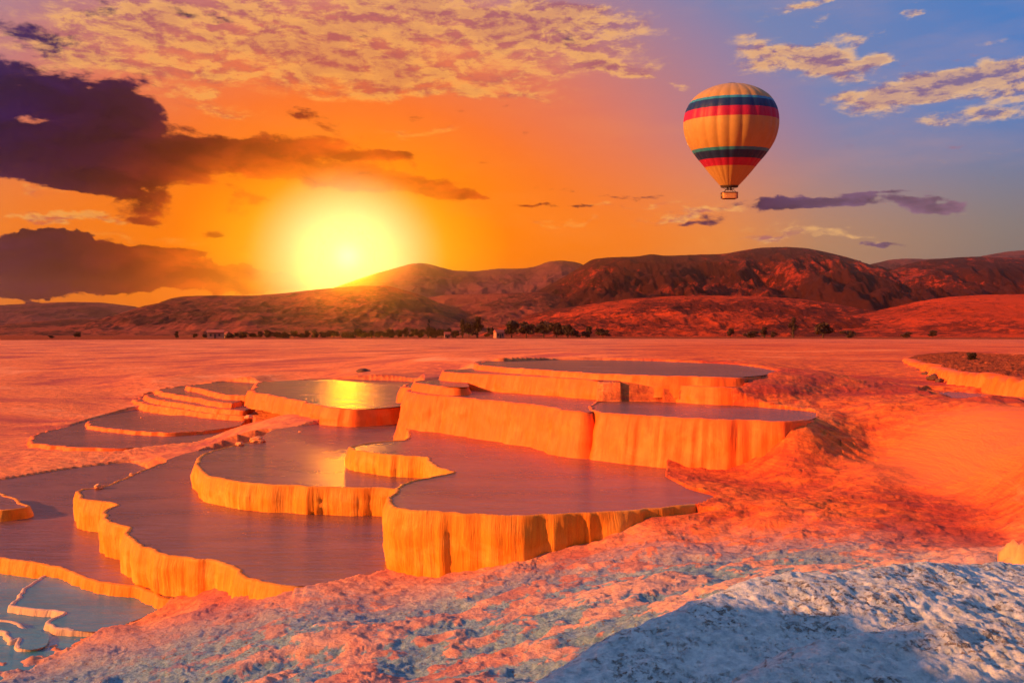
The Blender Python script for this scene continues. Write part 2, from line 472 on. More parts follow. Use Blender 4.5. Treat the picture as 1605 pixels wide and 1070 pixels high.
def mat_hill(name, soil, scrub, dens=0.5, sc=0.06):
    m, t, b = mat(name)
    geo = t.new('ShaderNodeNewGeometry').outputs['Position']
    big = t.noise(geo, 0.006, 6, 0.6)
    sp = t.m('ADD', t.m('MULTIPLY', t.noise(geo, sc, 7, 0.75), .55), t.m('MULTIPLY', t.noise(geo, sc * 3.2, 6, 0.75), .45))
    band = t.noise(t.v('MULTIPLY', geo, (0.004, 0.004, 0.09)), 1.0, 6, 0.6, 0.5)
    c = t.mix(t.mapr(band, 0.4, 0.65), soil, tuple(min(1, q * 1.5) for q in soil))
    k = t.m('ADD', t.m('MULTIPLY', sp, 0.75), t.m('MULTIPLY', big, 0.45))
    f = t.mapr(k, 0.60 - 0.22 * dens + 0.10, 0.60 - 0.22 * dens + 0.16)
    c = t.mix(f, c, scrub)
    t.put(b.inputs['Base Color'], c); b.inputs['Roughness'].default_value = 0.95
    b.inputs['Specular IOR Level'].default_value = 0.1
    bump(t, b, sp, 6.0, 0.8)
    return m


M_GROUND, M_MOUND = mat_ground(), mat_mound()
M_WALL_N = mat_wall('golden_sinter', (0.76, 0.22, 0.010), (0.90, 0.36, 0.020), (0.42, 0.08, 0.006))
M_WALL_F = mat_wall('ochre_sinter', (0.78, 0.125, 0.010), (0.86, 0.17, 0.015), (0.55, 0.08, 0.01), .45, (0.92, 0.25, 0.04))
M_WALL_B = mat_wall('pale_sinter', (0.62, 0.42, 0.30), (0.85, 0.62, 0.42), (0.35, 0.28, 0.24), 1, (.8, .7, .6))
M_WATER = mat_water('pool_water', (0.18, 0.078, 0.060))
M_TEAL = mat_water('teal_pool_water', (0.045, 0.20, 0.26))

# ------------------------------------------------------------------ terrace pools: photo outline at a known water level
# name key: (level, rim points, shore points, wall depth, wall material, water material, label)
POOLS = [
 (-3.10, [(641,673),(641,685),(634,690),(600,692),(572,696),(553,701),(560,706),(600,712),(640,715),(668,717),(674,727),(692,734),(712,741),(680,747),(650,754),(625,765),(613,778),(614,790),(640,799),(700,804),(800,808),(900,806),(960,803),(1040,797),(1100,788)],
  [(1122,779),(1080,766),(1045,748),(1045,735),(1060,724),(980,708),(910,700),(850,690),(820,680),(690,668),(650,662)], 1.7, 0, 0, 'heart shaped terrace pool in the centre with the tallest golden fluted wall'),
 (-3.62, [(405,690),(360,700),(322,711),(308,722),(310,733),(318,741),(335,748),(370,755),(450,761),(540,764),(612,766),(660,768)],
  [(760,740),(720,690),(660,662),(600,660),(520,662),(460,669),(430,674)], 1.3, 0, 0, 'wide terrace pool with a curved golden wall left of the heart shaped pool'),
 (-4.25, [(262,722),(225,737),(190,752),(160,764),(130,767),(121,774),(128,781),(150,784),(182,791),(164,803),(163,814),(180,822),(206,828),(199,838),(208,848),(226,857),(255,868),(288,874),(329,877),(352,884),(372,890),(380,904),(411,912),(468,917)],
  [(520,914),(620,893),(700,872),(700,780),(640,720),(520,700),(420,697),(330,703),(290,712)], 1.5, 0, 0, 'large lower terrace pool with a winding golden wall at the lower left'),
 (-5.00, [(-90,868),(-40,872),(0,875),(51,880),(98,892),(140,906),(170,913),(221,923),(262,936)],
  [(300,930),(330,850),(300,770),(215,727),(180,726),(100,736),(40,746),(0,752),(-90,760)], 0.8, 0, 0, 'still pool at the far left edge below the winding wall'),
 (-5.20, [(110,893),(98,896),(77,900),(50,915),(36,926),(15,949),(46,953),(98,961),(82,970),(78,978),(92,984),(120,986)],
  [(165,985),(220,965),(262,945),(240,925),(170,908)], 0.25, 2, 1, 'small teal pool with a thin pale rim at the bottom left'),
 (-5.25, [(40,985),(22,975),(-10,972),(-20,985),(8,992),(18,1004),(30,1000),(34,1014)], [(60,1012),(66,996)], 0.2, 2, 1, 'tiny teal pool with a squiggly pale rim in the bottom left corner'),
 (-4.72, [(-90,772),(-20,772),(8,775),(24,783),(44,793),(30,797),(10,799),(-90,800)], [(-150,795),(-150,778)], 0.4, 0, 0, 'small golden ledge pool cut off by the left edge'),
 (-1.98, [(660,610),(642,611),(640,614),(660,618),(700,621),(760,627),(800,631),(850,636),(875,641),(892,644),(922,646)],
  [(940,640),(930,622),(880,613),(800,608),(720,608),(690,608)], 1.9, 1, 0, 'upper terrace pool with a high smooth orange wall right of centre'),
 (-1.97, [(960,629),(935,630),(926,635),(927,642),(945,647),(1010,652),(1100,657),(1190,660),(1240,661),(1268,657)],
  [(1278,646),(1180,637),(1100,632),(1020,629)], 1.7, 1, 0, 'long narrow terrace pool right of the high orange wall'),
 (-1.25, [(800,566),(765,567),(748,570),(752,573),(800,577),(860,581),(960,587),(1060,590),(1160,591)],
  [(1220,582),(1150,571),(1000,565),(880,564)], 0.6, 1, 0, 'farthest long terrace pool on the upper right'),
 (-1.50, [(930,594),(922,596),(950,599),(1030,602),(1100,606),(1150,607)], [(1172,604),(1120,600),(1040,597)], 0.5, 1, 0, 'thin sliver pool right of the stepped ledge below the farthest pool'),
 (-1.42, [(720,579),(700,580),(696,583),(720,585),(770,587),(830,590),(900,594),(932,596)],
  [(965,597),(1000,588),(900,580),(780,575)], 0.9, 1, 0, 'short stepped ledge in front of the farthest pool'),
 (-1.72, [(672,596),(655,597),(651,600),(668,603),(700,606)], [(730,606),(725,598),(700,595)], 0.7, 1, 0, 'small notched ledge at the left tip of the upper pools'),
 (-2.15, [(640,601),(635,604),(637,608),(650,611)], [(670,612),(665,603),(650,600)], 0.6, 1, 0, 'tiny ledge hanging beside the dark far pool'),
 (-2.95, [(440,597),(412,598),(402,604),(396,612),(410,617),(445,623),(475,629),(505,637),(560,641)],
  [(610,638),(650,632),(665,612),(650,598),(520,594)], 0.75, 1, 0, 'broad dark pool left of centre with a ragged orange edge'),
 (-3.55, [(320,601),(296,605),(318,610),(345,617),(375,620),(400,619)], [(412,610),(405,601),(360,598)], 0.6, 1, 0, 'topmost of the small stepped pools on the left'),
 (-3.80, [(268,608),(248,611),(262,616),(300,622),(335,629),(365,632)], [(380,622),(350,608),(310,604)], 0.6, 1, 0, 'second of the small stepped pools on the left'),
 (-4.05, [(245,616),(228,620),(245,626),(290,633),(335,640),(382,643)], [(392,634),(330,620),(270,613)], 0.6, 1, 0, 'third of the small stepped pools on the left'),
 (-4.30, [(225,623),(211,627),(232,634),(280,641),(330,648),(385,651)], [(405,645),(380,636),(300,628),(240,620)], 0.6, 1, 0, 'lowest of the small stepped pools on the left'),
 (-4.55, [(160,657),(140,661),(139,666),(165,671),(220,676),(265,678),(320,675)], [(372,667),(380,655),(330,650),(240,652)], 0.5, 1, 0, 'flat oval pool with a low golden edge on the left'),
 (-4.70, [(110,667),(60,680),(48,688),(54,694),(70,697),(120,701),(190,702)], [(300,694),(400,676),(380,655),(290,640),(220,641),(160,652)], 0.5, 1, 0, 'wide shallow pool around the flat oval pool on the left'),
]
EXTRA_WATER = [(-5.30, [(-160,880),(-60,872),(0,866),(100,880),(200,900),(300,925),(280,955),(200,990),(150,1012),(100,1035),(40,1062),(-30,1100),(-160,1110)], 1),
               (-1.92, [(1452,612),(1520,614),(1620,617),(1750,622),(1750,655),(1600,645),(1500,632),(1442,622)], 0)]
BANK = (-1.35, [(1418,562),(1428,567),(1448,571),(1470,577),(1500,583),(1530,585),(1570,590),(1620,593),(1700,598)], [(1720,562),(1500,552),(1440,555)])


def spline(pts, closed, step):
    """Catmull-Rom through world points, resampled evenly; also returns the source parameter."""
    P = np.array(pts, float); n = len(P); out = []; par = []
    for i in range(n if closed else n - 1):
        p0, p1, p2, p3 = (P[(i + k) % n] if closed else P[min(max(i + k, 0), n - 1)] for k in (-1, 0, 1, 2))
        L = np.linalg.norm(p2 - p1); m = max(2, int(L / step))
        for j in range(m):
            t = j / m
            out.append(0.5 * (2 * p1 + (p2 - p0) * t + (2 * p0 - 5 * p1 + 4 * p2 - p3) * t * t + (3 * p1 - 3 * p2 + p3 - p0) * t ** 3) * 0.6 + 0.4 * (p1 + (p2 - p1) * t))
            par.append(i + t)
    return np.array(out), np.array(par)


def outline(level, rim, shore, seed=0):
    w = [world_at(x, y, level) for x, y in rim + shore]
    dist = float(np.mean([q[1] for q in w]))
    step = min(0.12, max(0.045, dist * 0.0028))
    P, par = spline(w, True, step)
    isrim = np.clip(np.minimum(par + 0.6, len(rim) - 0.4 - par), 0, 1)          # 1 along the rim, 0 on the shore
    if P[:, 0] @ np.roll(P[:, 1], -1) - P[:, 1] @ np.roll(P[:, 0], -1) < 0:
        P = P[::-1]; isrim = isrim[::-1]
    jag = 1.0 + 1.3 * float(sstep(30, 36, dist))
    T = np.roll(P, -1, 0) - np.roll(P, 1, 0)
    T /= np.linalg.norm(T, axis=1)[:, None] + 1e-9
    N = np.stack([T[:, 1], -T[:, 0]], 1)
    j = 0.13 * fbm(P[:, 0] * 1.3 + seed, P[:, 1] * 1.3, 2) + 0.05 * fbm(P[:, 0] * 6.5 + seed, P[:, 1] * 6.5, 3)
    P = P + N * (j * (0.35 + 0.65 * isrim) * min(1.0, dist / 22) * jag)[:, None]
    return P, isrim, N


def inside(P, x, y):
    c = np.zeros(x.shape, bool); n = len(P)
    for i in range(n):
        x1, y1 = P[i]; x2, y2 = P[(i + 1) % n]
        if y1 == y2: continue
        k = ((y1 > y) != (y2 > y)) & (x < (x2 - x1) * (y - y1) / (y2 - y1) + x1)
        c ^= k
    return c


def seg_dist(P, isr, x, y):
    best = np.full(x.shape, 1e9); br = np.zeros(x.shape)
    n = len(P)
    for i in range(n):
        a = P[i]; b = P[(i + 1) % n]; d = b - a
        t = np.clip(((x - a[0]) * d[0] + (y - a[1]) * d[1]) / (d @ d + 1e-12), 0, 1)
        q = (x - a[0] - t * d[0]) ** 2 + (y - a[1] - t * d[1]) ** 2
        m = q < best
        best[m] = q[m]; br[m] = isr[i]
    return np.sqrt(best), br


# ------------------------------------------------------------------ terrain
CTRL = [  # photo column, photo row, height below the eye
 (0,545,-2.7),(400,545,-2.5),(800,543,-1.9),(1200,543,-1.5),(1600,543,-1.4),(0,560,-3.0),(250,560,-2.95),(500,560,-2.6),(700,560,-1.8),(900,553,-1.35),(1200,553,-1.3),(1400,552,-1.3),
 (0,600,-3.9),(120,600,-3.9),(260,595,-3.5),(400,587,-3.0),(560,585,-2.78),(620,588,-2.6),(660,580,-2.0),(0,640,-4.5),(90,632,-4.4),(0,690,-4.85),(30,706,-4.88),
 (120,712,-4.85),(220,712,-4.8),(300,700,-4.55),(340,697,-4.35),(100,726,-4.93),(0,738,-4.97),(400,680,-3.85),(430,664,-3.62),(500,655,-3.5),(600,650,-3.45),(440,652,-3.6),(560,648,-3.3),(400,660,-4.1),
 (690,588,-1.65),(1000,602,-1.55),(1060,597,-1.38),(1130,598,-1.38),(1200,595,-1.35),(1100,606,-1.6),(1000,612,-1.8),(1100,617,-1.9),(1000,622,-1.93),(1200,604,-1.6),(1200,625,-1.9),(1300,590,-1.6),(1300,620,-1.8),(1400,600,-1.75),(1380,630,-1.8),(1300,650,-2.05),
 (1290,680,-2.35),(1275,662,-2.08),(1245,666,-2.03),(1220,676,-2.2),(1190,694,-2.48),(1160,710,-2.75),(1120,724,-2.97),(1080,740,-3.08),(1200,740,-2.95),(1300,740,-2.85),(1150,780,-3.05),(1250,800,-3.0),(1365,690,-2.5),(1365,740,-2.75),
 (1375,655,-2.02),(1420,648,-1.92),(1500,646,-1.82),(1605,648,-1.75),(1410,695,-2.5),(1480,690,-2.32),(1600,700,-2.05),(1450,745,-2.8),(1550,775,-2.76),(1650,790,-2.5),(1700,700,-1.9),(1450,800,-2.95),(1600,840,-2.85),
 (1380,830,-3.0),(1250,850,-3.15),(1150,850,-3.3),(1050,830,-3.3),(960,840,-3.5),(860,868,-3.72),(760,892,-3.98),(660,900,-4.22),(560,930,-4.27),(1500,880,-2.65),(1300,890,-2.9),(1150,900,-3.1),
 (1000,900,-3.45),(850,930,-3.7),(700,960,-3.95),(560,980,-4.1),(430,950,-4.35),(360,970,-4.55),(300,965,-4.85),(280,1000,-4.75),(180,1030,-4.95),(100,1066,-5.0),(400,1040,-4.25),(600,1060,-3.85),(800,1040,-3.5),(900,1060,-3.2),(1000,980,-3.1),
 (250,1075,-4.5),(0,1110,-4.8),(-150,1150,-4.9),(-150,700,-4.9),(-200,600,-4.0),(1750,620,-1.9),(1800,720,-2.3),(1800,850,-2.5),(1800,560,-1.2),
 (1410,562,-1.4),(1380,562,-1.42),(1440,553,-1.33),(1500,551,-1.3),(1600,551,-1.28),(1720,560,-1.28),
]
CTRL_XY = [(-9, 4, -3.9), (-5, 6, -3.5), (-3, 3, -2.4), (0, 2, -2.1), (0, 5, -2.5), (3, 3, -2.1), (6, 5, -2.1), (0, -3, -1.4), (-6, -5, -1.6), (6, -5, -1.2), (0, -15, -.6), (-15, -10, -1.5), (15, -8, -.6),
           (15, 5, -1.6), (-16, 8, -4.6), (-30, 25, -4.4), (25, 25, -1.6), (-40, 0, -3.0), (40, 0, -1.0), (0, -50, 0.), (-60, 60, -3.2), (60, 60, -1.2)]
for a in range(0, 360, 20):
    for rr, zz in ((450, -2.2), (1200, -2.2), (4000, -2.2)):
        CTRL_XY.append((rr * math.sin(R(a)), rr * math.cos(R(a)), zz))


def pol(x, y):
    r = np.hypot(x, y); th = np.arctan2(x, y)
    l = np.log(r)
    return np.stack([np.sin(th) * 1.8 * np.ones_like(l), np.cos(th) * 1.8, l * 1.15], -1)


cw = [(*world_at(x, y, z), z) for x, y, z in CTRL] + CTRL_XY


def in_poly(P, x, y): return bool(inside(np.asarray(P), np.array([x]), np.array([y]))[0])


RAW = [(p[0], np.array([world_at(x, y, p[0]) for x, y in p[1] + p[2]])) for p in POOLS]
for lv_, Q in RAW:                                   # the ground meets the water along every shore
    p_ = [q for q in POOLS if q[0] == lv_][0]; cen = Q.mean(0)
    for k in range(len(p_[1]), len(Q)):
        v = Q[k] - cen; v = Q[k] + v / np.linalg.norm(v) * .02 * Q[k][1]
        if any(l2 > lv_ + .02 and in_poly(Q2, *v) for l2, Q2 in RAW) or min(math.hypot(a - v[0], b - v[1]) for a, b, _ in cw) < .25: continue
        cw.append((v[0], v[1], lv_ + .05))
cw = np.array(cw)
cp = pol(cw[:, 0], cw[:, 1])


def kern(d): return np.sqrt(d * d + .055 ** 2)


K = kern(np.linalg.norm(cp[:, None] - cp[None], axis=2)) - 0.002 * np.eye(len(cp))
A = np.block([[K, np.ones((len(cp), 1))], [np.ones((1, len(cp))), np.zeros((1, 1))]])
wts = np.linalg.solve(A, np.append(cw[:, 2], 0))


def base_height(x, y):
    sh = x.shape; x = x.ravel(); y = y.ravel(); out = np.empty(len(x))
    for i in range(0, len(x), 60000):
        q = pol(x[i:i + 60000], y[i:i + 60000])
        out[i:i + 60000] = kern(np.linalg.norm(q[:, None] - cp[None], axis=2)) @ wts[:-1] + wts[-1]
    return out.reshape(sh)


OUT = [outline(p[0], p[1], p[2], i * 13.7) for i, p in enumerate(POOLS)]
EXW = []
for lv, pts, mk in EXTRA_WATER:
    P, _ = spline([world_at(x, y, lv) for x, y in pts], True, 0.3)
    EXW.append((lv, P, mk))


def coarse(P, r, k=3): return P[::k], r[::k]


def terrain(x, y):
    """Ground height and colour zone masks at world x, y (2-D arrays)."""
    g = base_height(x, y)
    r = np.hypot(x, y)
    px = np.where(y > 0.5, CX + F * x / np.maximum(y, .5), -9999)
    # natural roughness: sinter crust with tiny rimstone steps
    near = 1 - sstep(20, 60, r)
    sbx = (x - 10.6) / 3.6 + .12 * fbm(x * .8, y * .8, 3); smooth_bowl = np.exp(-((sbx ** 2 + ((y - 17.6) / 3.3) ** 2) ** 3))
    n_big = fbm(x * .35, y * .35, 4); n_mid = fbm(x * 1.3 + 5, y * 1.5, 5, .55)
    wx = x + .5 * fbm(x * .8, y * .8 + 9, 3); wy = y + .5 * fbm(x * .8 + 31, y * .8, 3)
    st = fbm(wx * .55, wy * .8, 4, .5) * 9
    fr = st - np.floor(st); steps = (np.floor(st) + sstep(.72, 1.0, fr)) / 9
    rough = (1 - smooth_bowl) * (1 - .6 * sstep(25, 50, r))
    lumps = fbm(x * 3.1, y * 3.1, 4, .55)
    ridg = fbm(x * 2.0 + 3, y * 2.4, 4, .5, ridged=True)
    fg = 1 - sstep(11.5, 15.5, r)
    amp = .06 + .05 * fg
    g = g + rough * (.10 * n_big + amp * n_mid + .16 * steps + .035 * lumps + .045 * fg * ridg) * (0.35 + .65 * near + .5 * sstep(60, 300, r))
    # unseen bank added left behind the viewer to throw shade on the mounds
    s1 = x * -.934 + y * -.358; s2 = x * -.358 + y * .934
    crest = .84 + .55 * fbm(s2 * 1.3, s2 * 0 + 2.2, 3) + .3 * fbm(x * 3, y * 3, 3)
    shade_bank = np.exp(-np.abs((s1 - 4.6) / 1.5) ** 3) * sstep(.6, 1.6, s2) * (1 - sstep(5.0, 5.9, s2))
    g = g + shade_bank * (crest - g)
    # shores: lift the ground to the water's edge, then cut the basins
    H = g.copy()
    for (lv, rim, shore, dep, wm, wt, lab), (P, isr, N) in zip(POOLS, OUT):
        Pc, rc = coarse(P, isr)
        lo, hi = P.min(0), P.max(0); pad = 2.5 + .04 * hi[1]
        m = (x > lo[0] - pad) & (x < hi[0] + pad) & (y > lo[1] - pad) & (y < hi[1] + pad)
        if not m.any(): continue
        xs, ys = x[m], y[m]
        ins = inside(Pc, xs, ys); d, br = seg_dist(Pc, rc, xs, ys)
        w = np.exp(-(d / (pad * .35)) ** 2) * (1 - br) * (~ins)
        h = H[m]; H[m] = h * (1 - w) + np.maximum(h * .0 + lv + .05 + .06 * lumps[m], np.minimum(h, lv + .6)) * w
    for lv, P, mk in EXW:
        lo, hi = P.min(0), P.max(0); pad = 2.0
        m = (x > lo[0] - pad) & (x < hi[0] + pad) & (y > lo[1] - pad) & (y < hi[1] + pad)
        ins = inside(P, x[m], y[m]); d, _ = seg_dist(P, np.zeros(len(P)), x[m], y[m])
        h = H[m]; w = np.exp(-(d / .8) ** 2) * (~ins)
        h = np.where(ins, np.minimum(h, lv + .06 - np.minimum(d * .13, .40) + (.14 * lumps[m] + .10 * n_mid[m]) * (1 - sstep(1.6, 3.0, d))), h * (1 - w) + np.maximum(h, lv + .05 + .1 * lumps[m]) * w)
        H[m] = h
    lv, rim, shore = BANK
    P = np.array([world_at(a, b, lv) for a, b in rim + shore])
    ins = inside(P, x, y) & (r < 90)
    ins &= seg_dist(P, P[:, 0] * 0, x, y)[0] > .45 if ins.any() else ins
    H = np.where(ins, lv - .10 + .12 * n_mid + .16 * np.abs(lumps) + .10 * ridg, H)
    for (lv, rim, shore, dep, wm, wt, lab), (P, isr, N) in zip(POOLS, OUT):
        Pc, rc = coarse(P, isr)
        lo, hi = P.min(0), P.max(0); pad = 1.6
        m = (x > lo[0] - pad) & (x < hi[0] + pad) & (y > lo[1] - pad) & (y < hi[1] + pad)
        if not m.any(): continue
        xs, ys = x[m], y[m]
        ins = inside(Pc, xs, ys); d, br = seg_dist(Pc, rc, xs, ys)
        h = H[m]
        h = np.where(ins, np.minimum(h, lv - .06 - np.minimum(d * .8, .3)), h)
        cap = lv - .12 + .35 * np.maximum(d - .25, 0) + 1.6 * (1 - br) + 3 * sstep(1.0, 1.6, d)
        h = np.where(~ins, np.minimum(h, cap), h)
        H[m] = h
    # colour zones
    hollow_shade = sstep(.07, -.05, n_mid + .6 * lumps + .6 * n_big + .25 * fbm(x * 9, y * 9, 3))
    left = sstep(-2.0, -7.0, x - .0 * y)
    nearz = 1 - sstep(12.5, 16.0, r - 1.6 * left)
    blue = nearz * np.clip(.22 + 1.2 * hollow_shade + .75 * left, 0, 1) * (1 - sstep(2.5, 6, x - .1 * y))  # cool shade painted onto the near ground, strongest in its hollows
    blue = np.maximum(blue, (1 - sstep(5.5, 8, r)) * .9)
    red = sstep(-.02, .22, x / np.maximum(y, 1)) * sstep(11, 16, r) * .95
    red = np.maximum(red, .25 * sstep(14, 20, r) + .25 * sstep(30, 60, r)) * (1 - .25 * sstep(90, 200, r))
    soil = sstep(330, 350, r + 8 * n_big)
    so2 = .9 * np.where(inside(np.array([world_at(a, b, BANK[0]) for a, b in BANK[1] + BANK[2]]), x, y) & (r < 90), sstep(-.5, -.05, n_mid), 0)
    soil = np.maximum(soil, so2)
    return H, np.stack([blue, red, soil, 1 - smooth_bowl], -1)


def build_ground():
    th = np.radians(np.concatenate([np.linspace(-180, -37, 90, endpoint=False), np.linspace(-37, 37, 960), np.linspace(37, 180, 91)[1:-1]]))
    ls = [(.8, 7, 70), (7, 20, 330), (20, 70, 280), (70, 500, 130), (500, 3350, 24)]
    rr = np.concatenate([np.exp(np.linspace(math.log(a), math.log(b), n, endpoint=False)) for a, b, n in ls] + [np.array([3350.])])
    TH, RR = np.meshgrid(th, rr)
    X, Y = RR * np.sin(TH), RR * np.cos(TH)
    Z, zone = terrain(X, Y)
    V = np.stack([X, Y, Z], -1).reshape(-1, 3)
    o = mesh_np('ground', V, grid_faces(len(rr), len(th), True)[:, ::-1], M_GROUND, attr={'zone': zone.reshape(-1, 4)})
    tag(o, kind='structure')
    return o


build_ground()


def ground_z(x, y):
    return float(terrain(np.array([[float(x)]]), np.array([[float(y)]]))[0][0, 0])


def build_terrace(i, pool, out):
    lv, rim, shore, depth, wm, wt, lab = pool
    P, isr, N = out
    n = len(P)
    s = np.concatenate([[0], np.cumsum(np.linalg.norm(np.diff(P, axis=0), axis=1))])
    far = float(P[:, 1].mean())
    lw = .018 + .0008 * far
    fl = fbm(s * 5.5, s * 0 + i * 3.1, 3); fl2 = fbm(s * 1.4, s * 0 + i * 7.7, 2); fl3 = 1 - 2 * np.abs(perlin(s * 4.2, s * 0 + i * 1.9))
    lip = (.022 + .02 * fbm(s * 3, s * 0 + 5 + i, 3)) * isr
    rows = [(-lw * 2.2, -.35, 0), (-lw * 1.5, .0, 0), (-lw * .9, .85, 0), (-lw * .2, 1.0, 0), (lw * .5, .75, 0), (lw * 1.0, .1, .15)]
    drip = .05 * np.abs(perlin(s * 8, s * 0 + i * 2.3)) + .035 * fbm(s * 17, s * 0 + i, 2)
    V = []; U = []
    for off, h, f in rows:
        o = off * np.ones(n)
        z = lv + (lip * h - .05 * (1 - isr) if h >= 0 else h)
        V.append(np.column_stack([P + N * (o + .02 * f * fl)[:, None], z * np.ones(n)])); U.append(np.column_stack([s, np.full(n, -.1 * h)]))
    nd = 22
    for k in range(1, nd + 1):
        q = k / nd; dz = depth * q ** 1.15
        o = lw + .05 * math.sin(min(q * 3, 1) * math.pi) * 0 + (.035 * fl + .03 * np.clip(fl3, -.3, 1) + .08 * fl2) * min(1, dz / .3) * min(1, far / 20 + .2) + drip * max(0, min(1, dz / .2)) * (1 - .5 * min(1, dz / 1.2)) + .07 * math.sin(min(1, dz / .5) * 1.57) + (.16 * dz ** 1.5 if wm == 1 else -.08 * dz) + .05 * fbm(s * 2.1, s * 0 + dz * 2.5 + i, 3) * min(1, dz / .3)
        V.append(np.column_stack([P + N * o[:, None], np.full(n, lv - dz) + .0 * s])); U.append(np.column_stack([s, np.full(n, dz)]))
    V = np.concatenate(V); U = np.concatenate(U)
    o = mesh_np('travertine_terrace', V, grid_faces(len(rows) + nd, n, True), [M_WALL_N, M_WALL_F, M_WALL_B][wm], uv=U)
    tag(o, lab, 'terrace', 'travertine terrace pools')
    inner = P + N * (.10 * (1 - isr) - lw * 1.2 * isr)[:, None]
    c = [Vector((a, b, 0)) for a, b in inner]
    tri = tessellate_polygon([c])
    w = mesh_np('water', np.column_stack([inner, np.full(n, lv)]), [list(q)[::-1] for q in tri], [M_WATER, M_TEAL][wt], smooth=False)
    fix_up(w)
    tag(w, kind='structure')


def fix_up(o):
    bm = bmesh.new(); bm.from_mesh(o.data)
    for f in bm.faces:
        f.normal_update()
        if f.normal.z < 0: f.normal_flip()
    bm.to_mesh(o.data); bm.free()


for i, (p, o_) in enumerate(zip(POOLS, OUT)):
    build_terrace(i, p, o_)
for lv, P, mk in EXW:
    c = [Vector((a, b, 0)) for a, b in P]
    w = mesh_np('water', np.column_stack([P, np.full(len(P), lv)]), [list(q) for q in tessellate_polygon([c])], [M_WATER, M_TEAL][mk], smooth=False)
    fix_up(w); tag(w, kind='structure')


def build_bank():
    lv, rim, shore = BANK
    P, par = spline([world_at(a, b, lv) for a, b in rim], False, .07)
    T = np.gradient(P, axis=0); T /= np.linalg.norm(T, axis=1)[:, None]
    N = np.stack([T[:, 1], -T[:, 0]], 1)
    n = len(P); s = np.concatenate([[0], np.cumsum(np.linalg.norm(np.diff(P, axis=0), axis=1))])
    fl = fbm(s * 3, s * 0 + 4, 4); f2 = fbm(s * .8, s * 0 + 8, 3)
    V, U = [], []
    for k, (q, dz) in enumerate([(-.9, .25), (-.5, .04), (-.15, .0), (.02, .03), (.08, .12), (.1, .22), (.14, .32), (.17, .42), (.2, .55), (.28, .7), (.45, 1.0)]):
        a = P + N * (q + (.22 * fl + .35 * f2) * (q > -.3))[:, None]
        top = -.16 + .22 * f2 + .20 * fl + .10 * (1 - 2 * np.abs(perlin(s * 1.7, s * 0 + 3)))
        V.append(np.column_stack([a, lv + .06 - dz + top * max(0, 1 - dz / .6)])); U.append(np.column_stack([s, np.full(n, dz)]))
    o = mesh_np('rock_ledge', np.concatenate(V), grid_faces(len(V), n), M_WALL_F, uv=np.concatenate(U))
    tag(o, 'rugged orange rock ledge at the right edge above the narrow pool', 'rock ledge')


build_bank()


def build_mound(name, crest, front, label, seed, lowz):
    """crest: (photo column, photo row, distance). A crusted mound with a rounded crest, sloping to the viewer."""
    C = np.array([((a - CX) / F * d, d, -(b - HOR) / F * d) for a, b, d in crest])
    x0, x1 = C[:, 0].min() - .3, C[:, 0].max() + .2
    y0, y1 = C[:, 1].min() - front, C[:, 1].max() + 2.4
    nx, ny = 520, 420
    X, Y = np.meshgrid(np.linspace(x0, x1, nx), np.linspace(y1, y0, ny))
    # distance to the crest in plan, signed: positive toward the viewer
    best = np.full(X.shape, 1e9); zc = np.zeros(X.shape); sg = np.zeros(X.shape)
    for a, b in zip(C[:-1], C[1:]):
        d = b[:2] - a[:2]
        t = np.clip(((X - a[0]) * d[0] + (Y - a[1]) * d[1]) / (d @ d), 0, 1)
        qx, qy = X - a[0] - t * d[0], Y - a[1] - t * d[1]
        q = np.hypot(qx, qy); m = q < best
        best[m] = q[m]; zc[m] = (a[2] + (b[2] - a[2]) * t)[m]
        sg[m] = (np.sign(d[0] * qy - d[1] * qx) * -1)[m]
    s = best * sg
    prof = np.where(s > 0, -.10 * s - .05 * s ** 2, -1.1 * (np.sqrt(s ** 2 + .04) - .2))
    Z = zc + prof - np.maximum(s - front * .6, 0) * 1.6
    f = np.clip(s + .3, 0, 1)
    Z += .07 * fbm(X * 1.6 + seed, Y * 1.6, 5, .55) + .045 * fbm(X * 5 + seed, Y * 5, 5, .6, ridged=True) * (.35 + .65 * f) + .012 * fbm(X * 22, Y * 22 + seed, 3)
    Z = np.maximum(Z, lowz)
    o = mesh_np(name, np.stack([X, Y, Z], -1).reshape(-1, 3), grid_faces(ny, nx)[:, ::-1], M_MOUND)
    tag(o, label, 'rock mound', 'crusted rock mounds in the foreground')


build_mound('rock_mound', [(760, 1170, 3.4), (865, 1078, 4.1), (960, 1012, 4.6), (1100, 952, 5.0), (1200, 908, 5.5), (1330, 894, 5.8), (1450, 888, 6.2), (1530, 892, 6.6), (1640, 882, 7.0), (1850, 870, 7.5)], 2.6,
            'large blue grey crusted mound rising at the bottom right', 3.0, -3.6)
build_mound('rock_mound', [(1100, 1170, 2.7), (1190, 1072, 3.1), (1300, 1014, 3.5), (1450, 984, 3.75), (1605, 974, 4.0), (1850, 960, 4.3)], 1.7,
            'smaller pale blue mound cut off by the bottom right corner', 41.0, -2.6)


# ------------------------------------------------------------------ loose rocks
def rock_mesh(seed, sx, sy, sz, flat=0.0):
    bm = bmesh.new(); bmesh.ops.create_icosphere(bm, subdivisions=4, radius=1.0)
    V = np.array([v.co[:] for v in bm.verts])
    n = fbm(V[:, 0] * 1.3 + seed, V[:, 1] * 1.3 + V[:, 2] * 1.7, 4) * .55 + .12 * fbm(V[:, 0] * 4 + seed, V[:, 2] * 4 + V[:, 1] * 3, 3)
    V = V * (1 + n)[:, None]
    V[:, 2] = np.maximum(V[:, 2], -.45)
    for v, c in zip(bm.verts, V): v.co = (c[0] * sx, c[1] * sy, c[2] * sz)
    for f in bm.faces: f.smooth = True
    me = bpy.data.meshes.new('rock'); bm.to_mesh(me); bm.free()
    return me


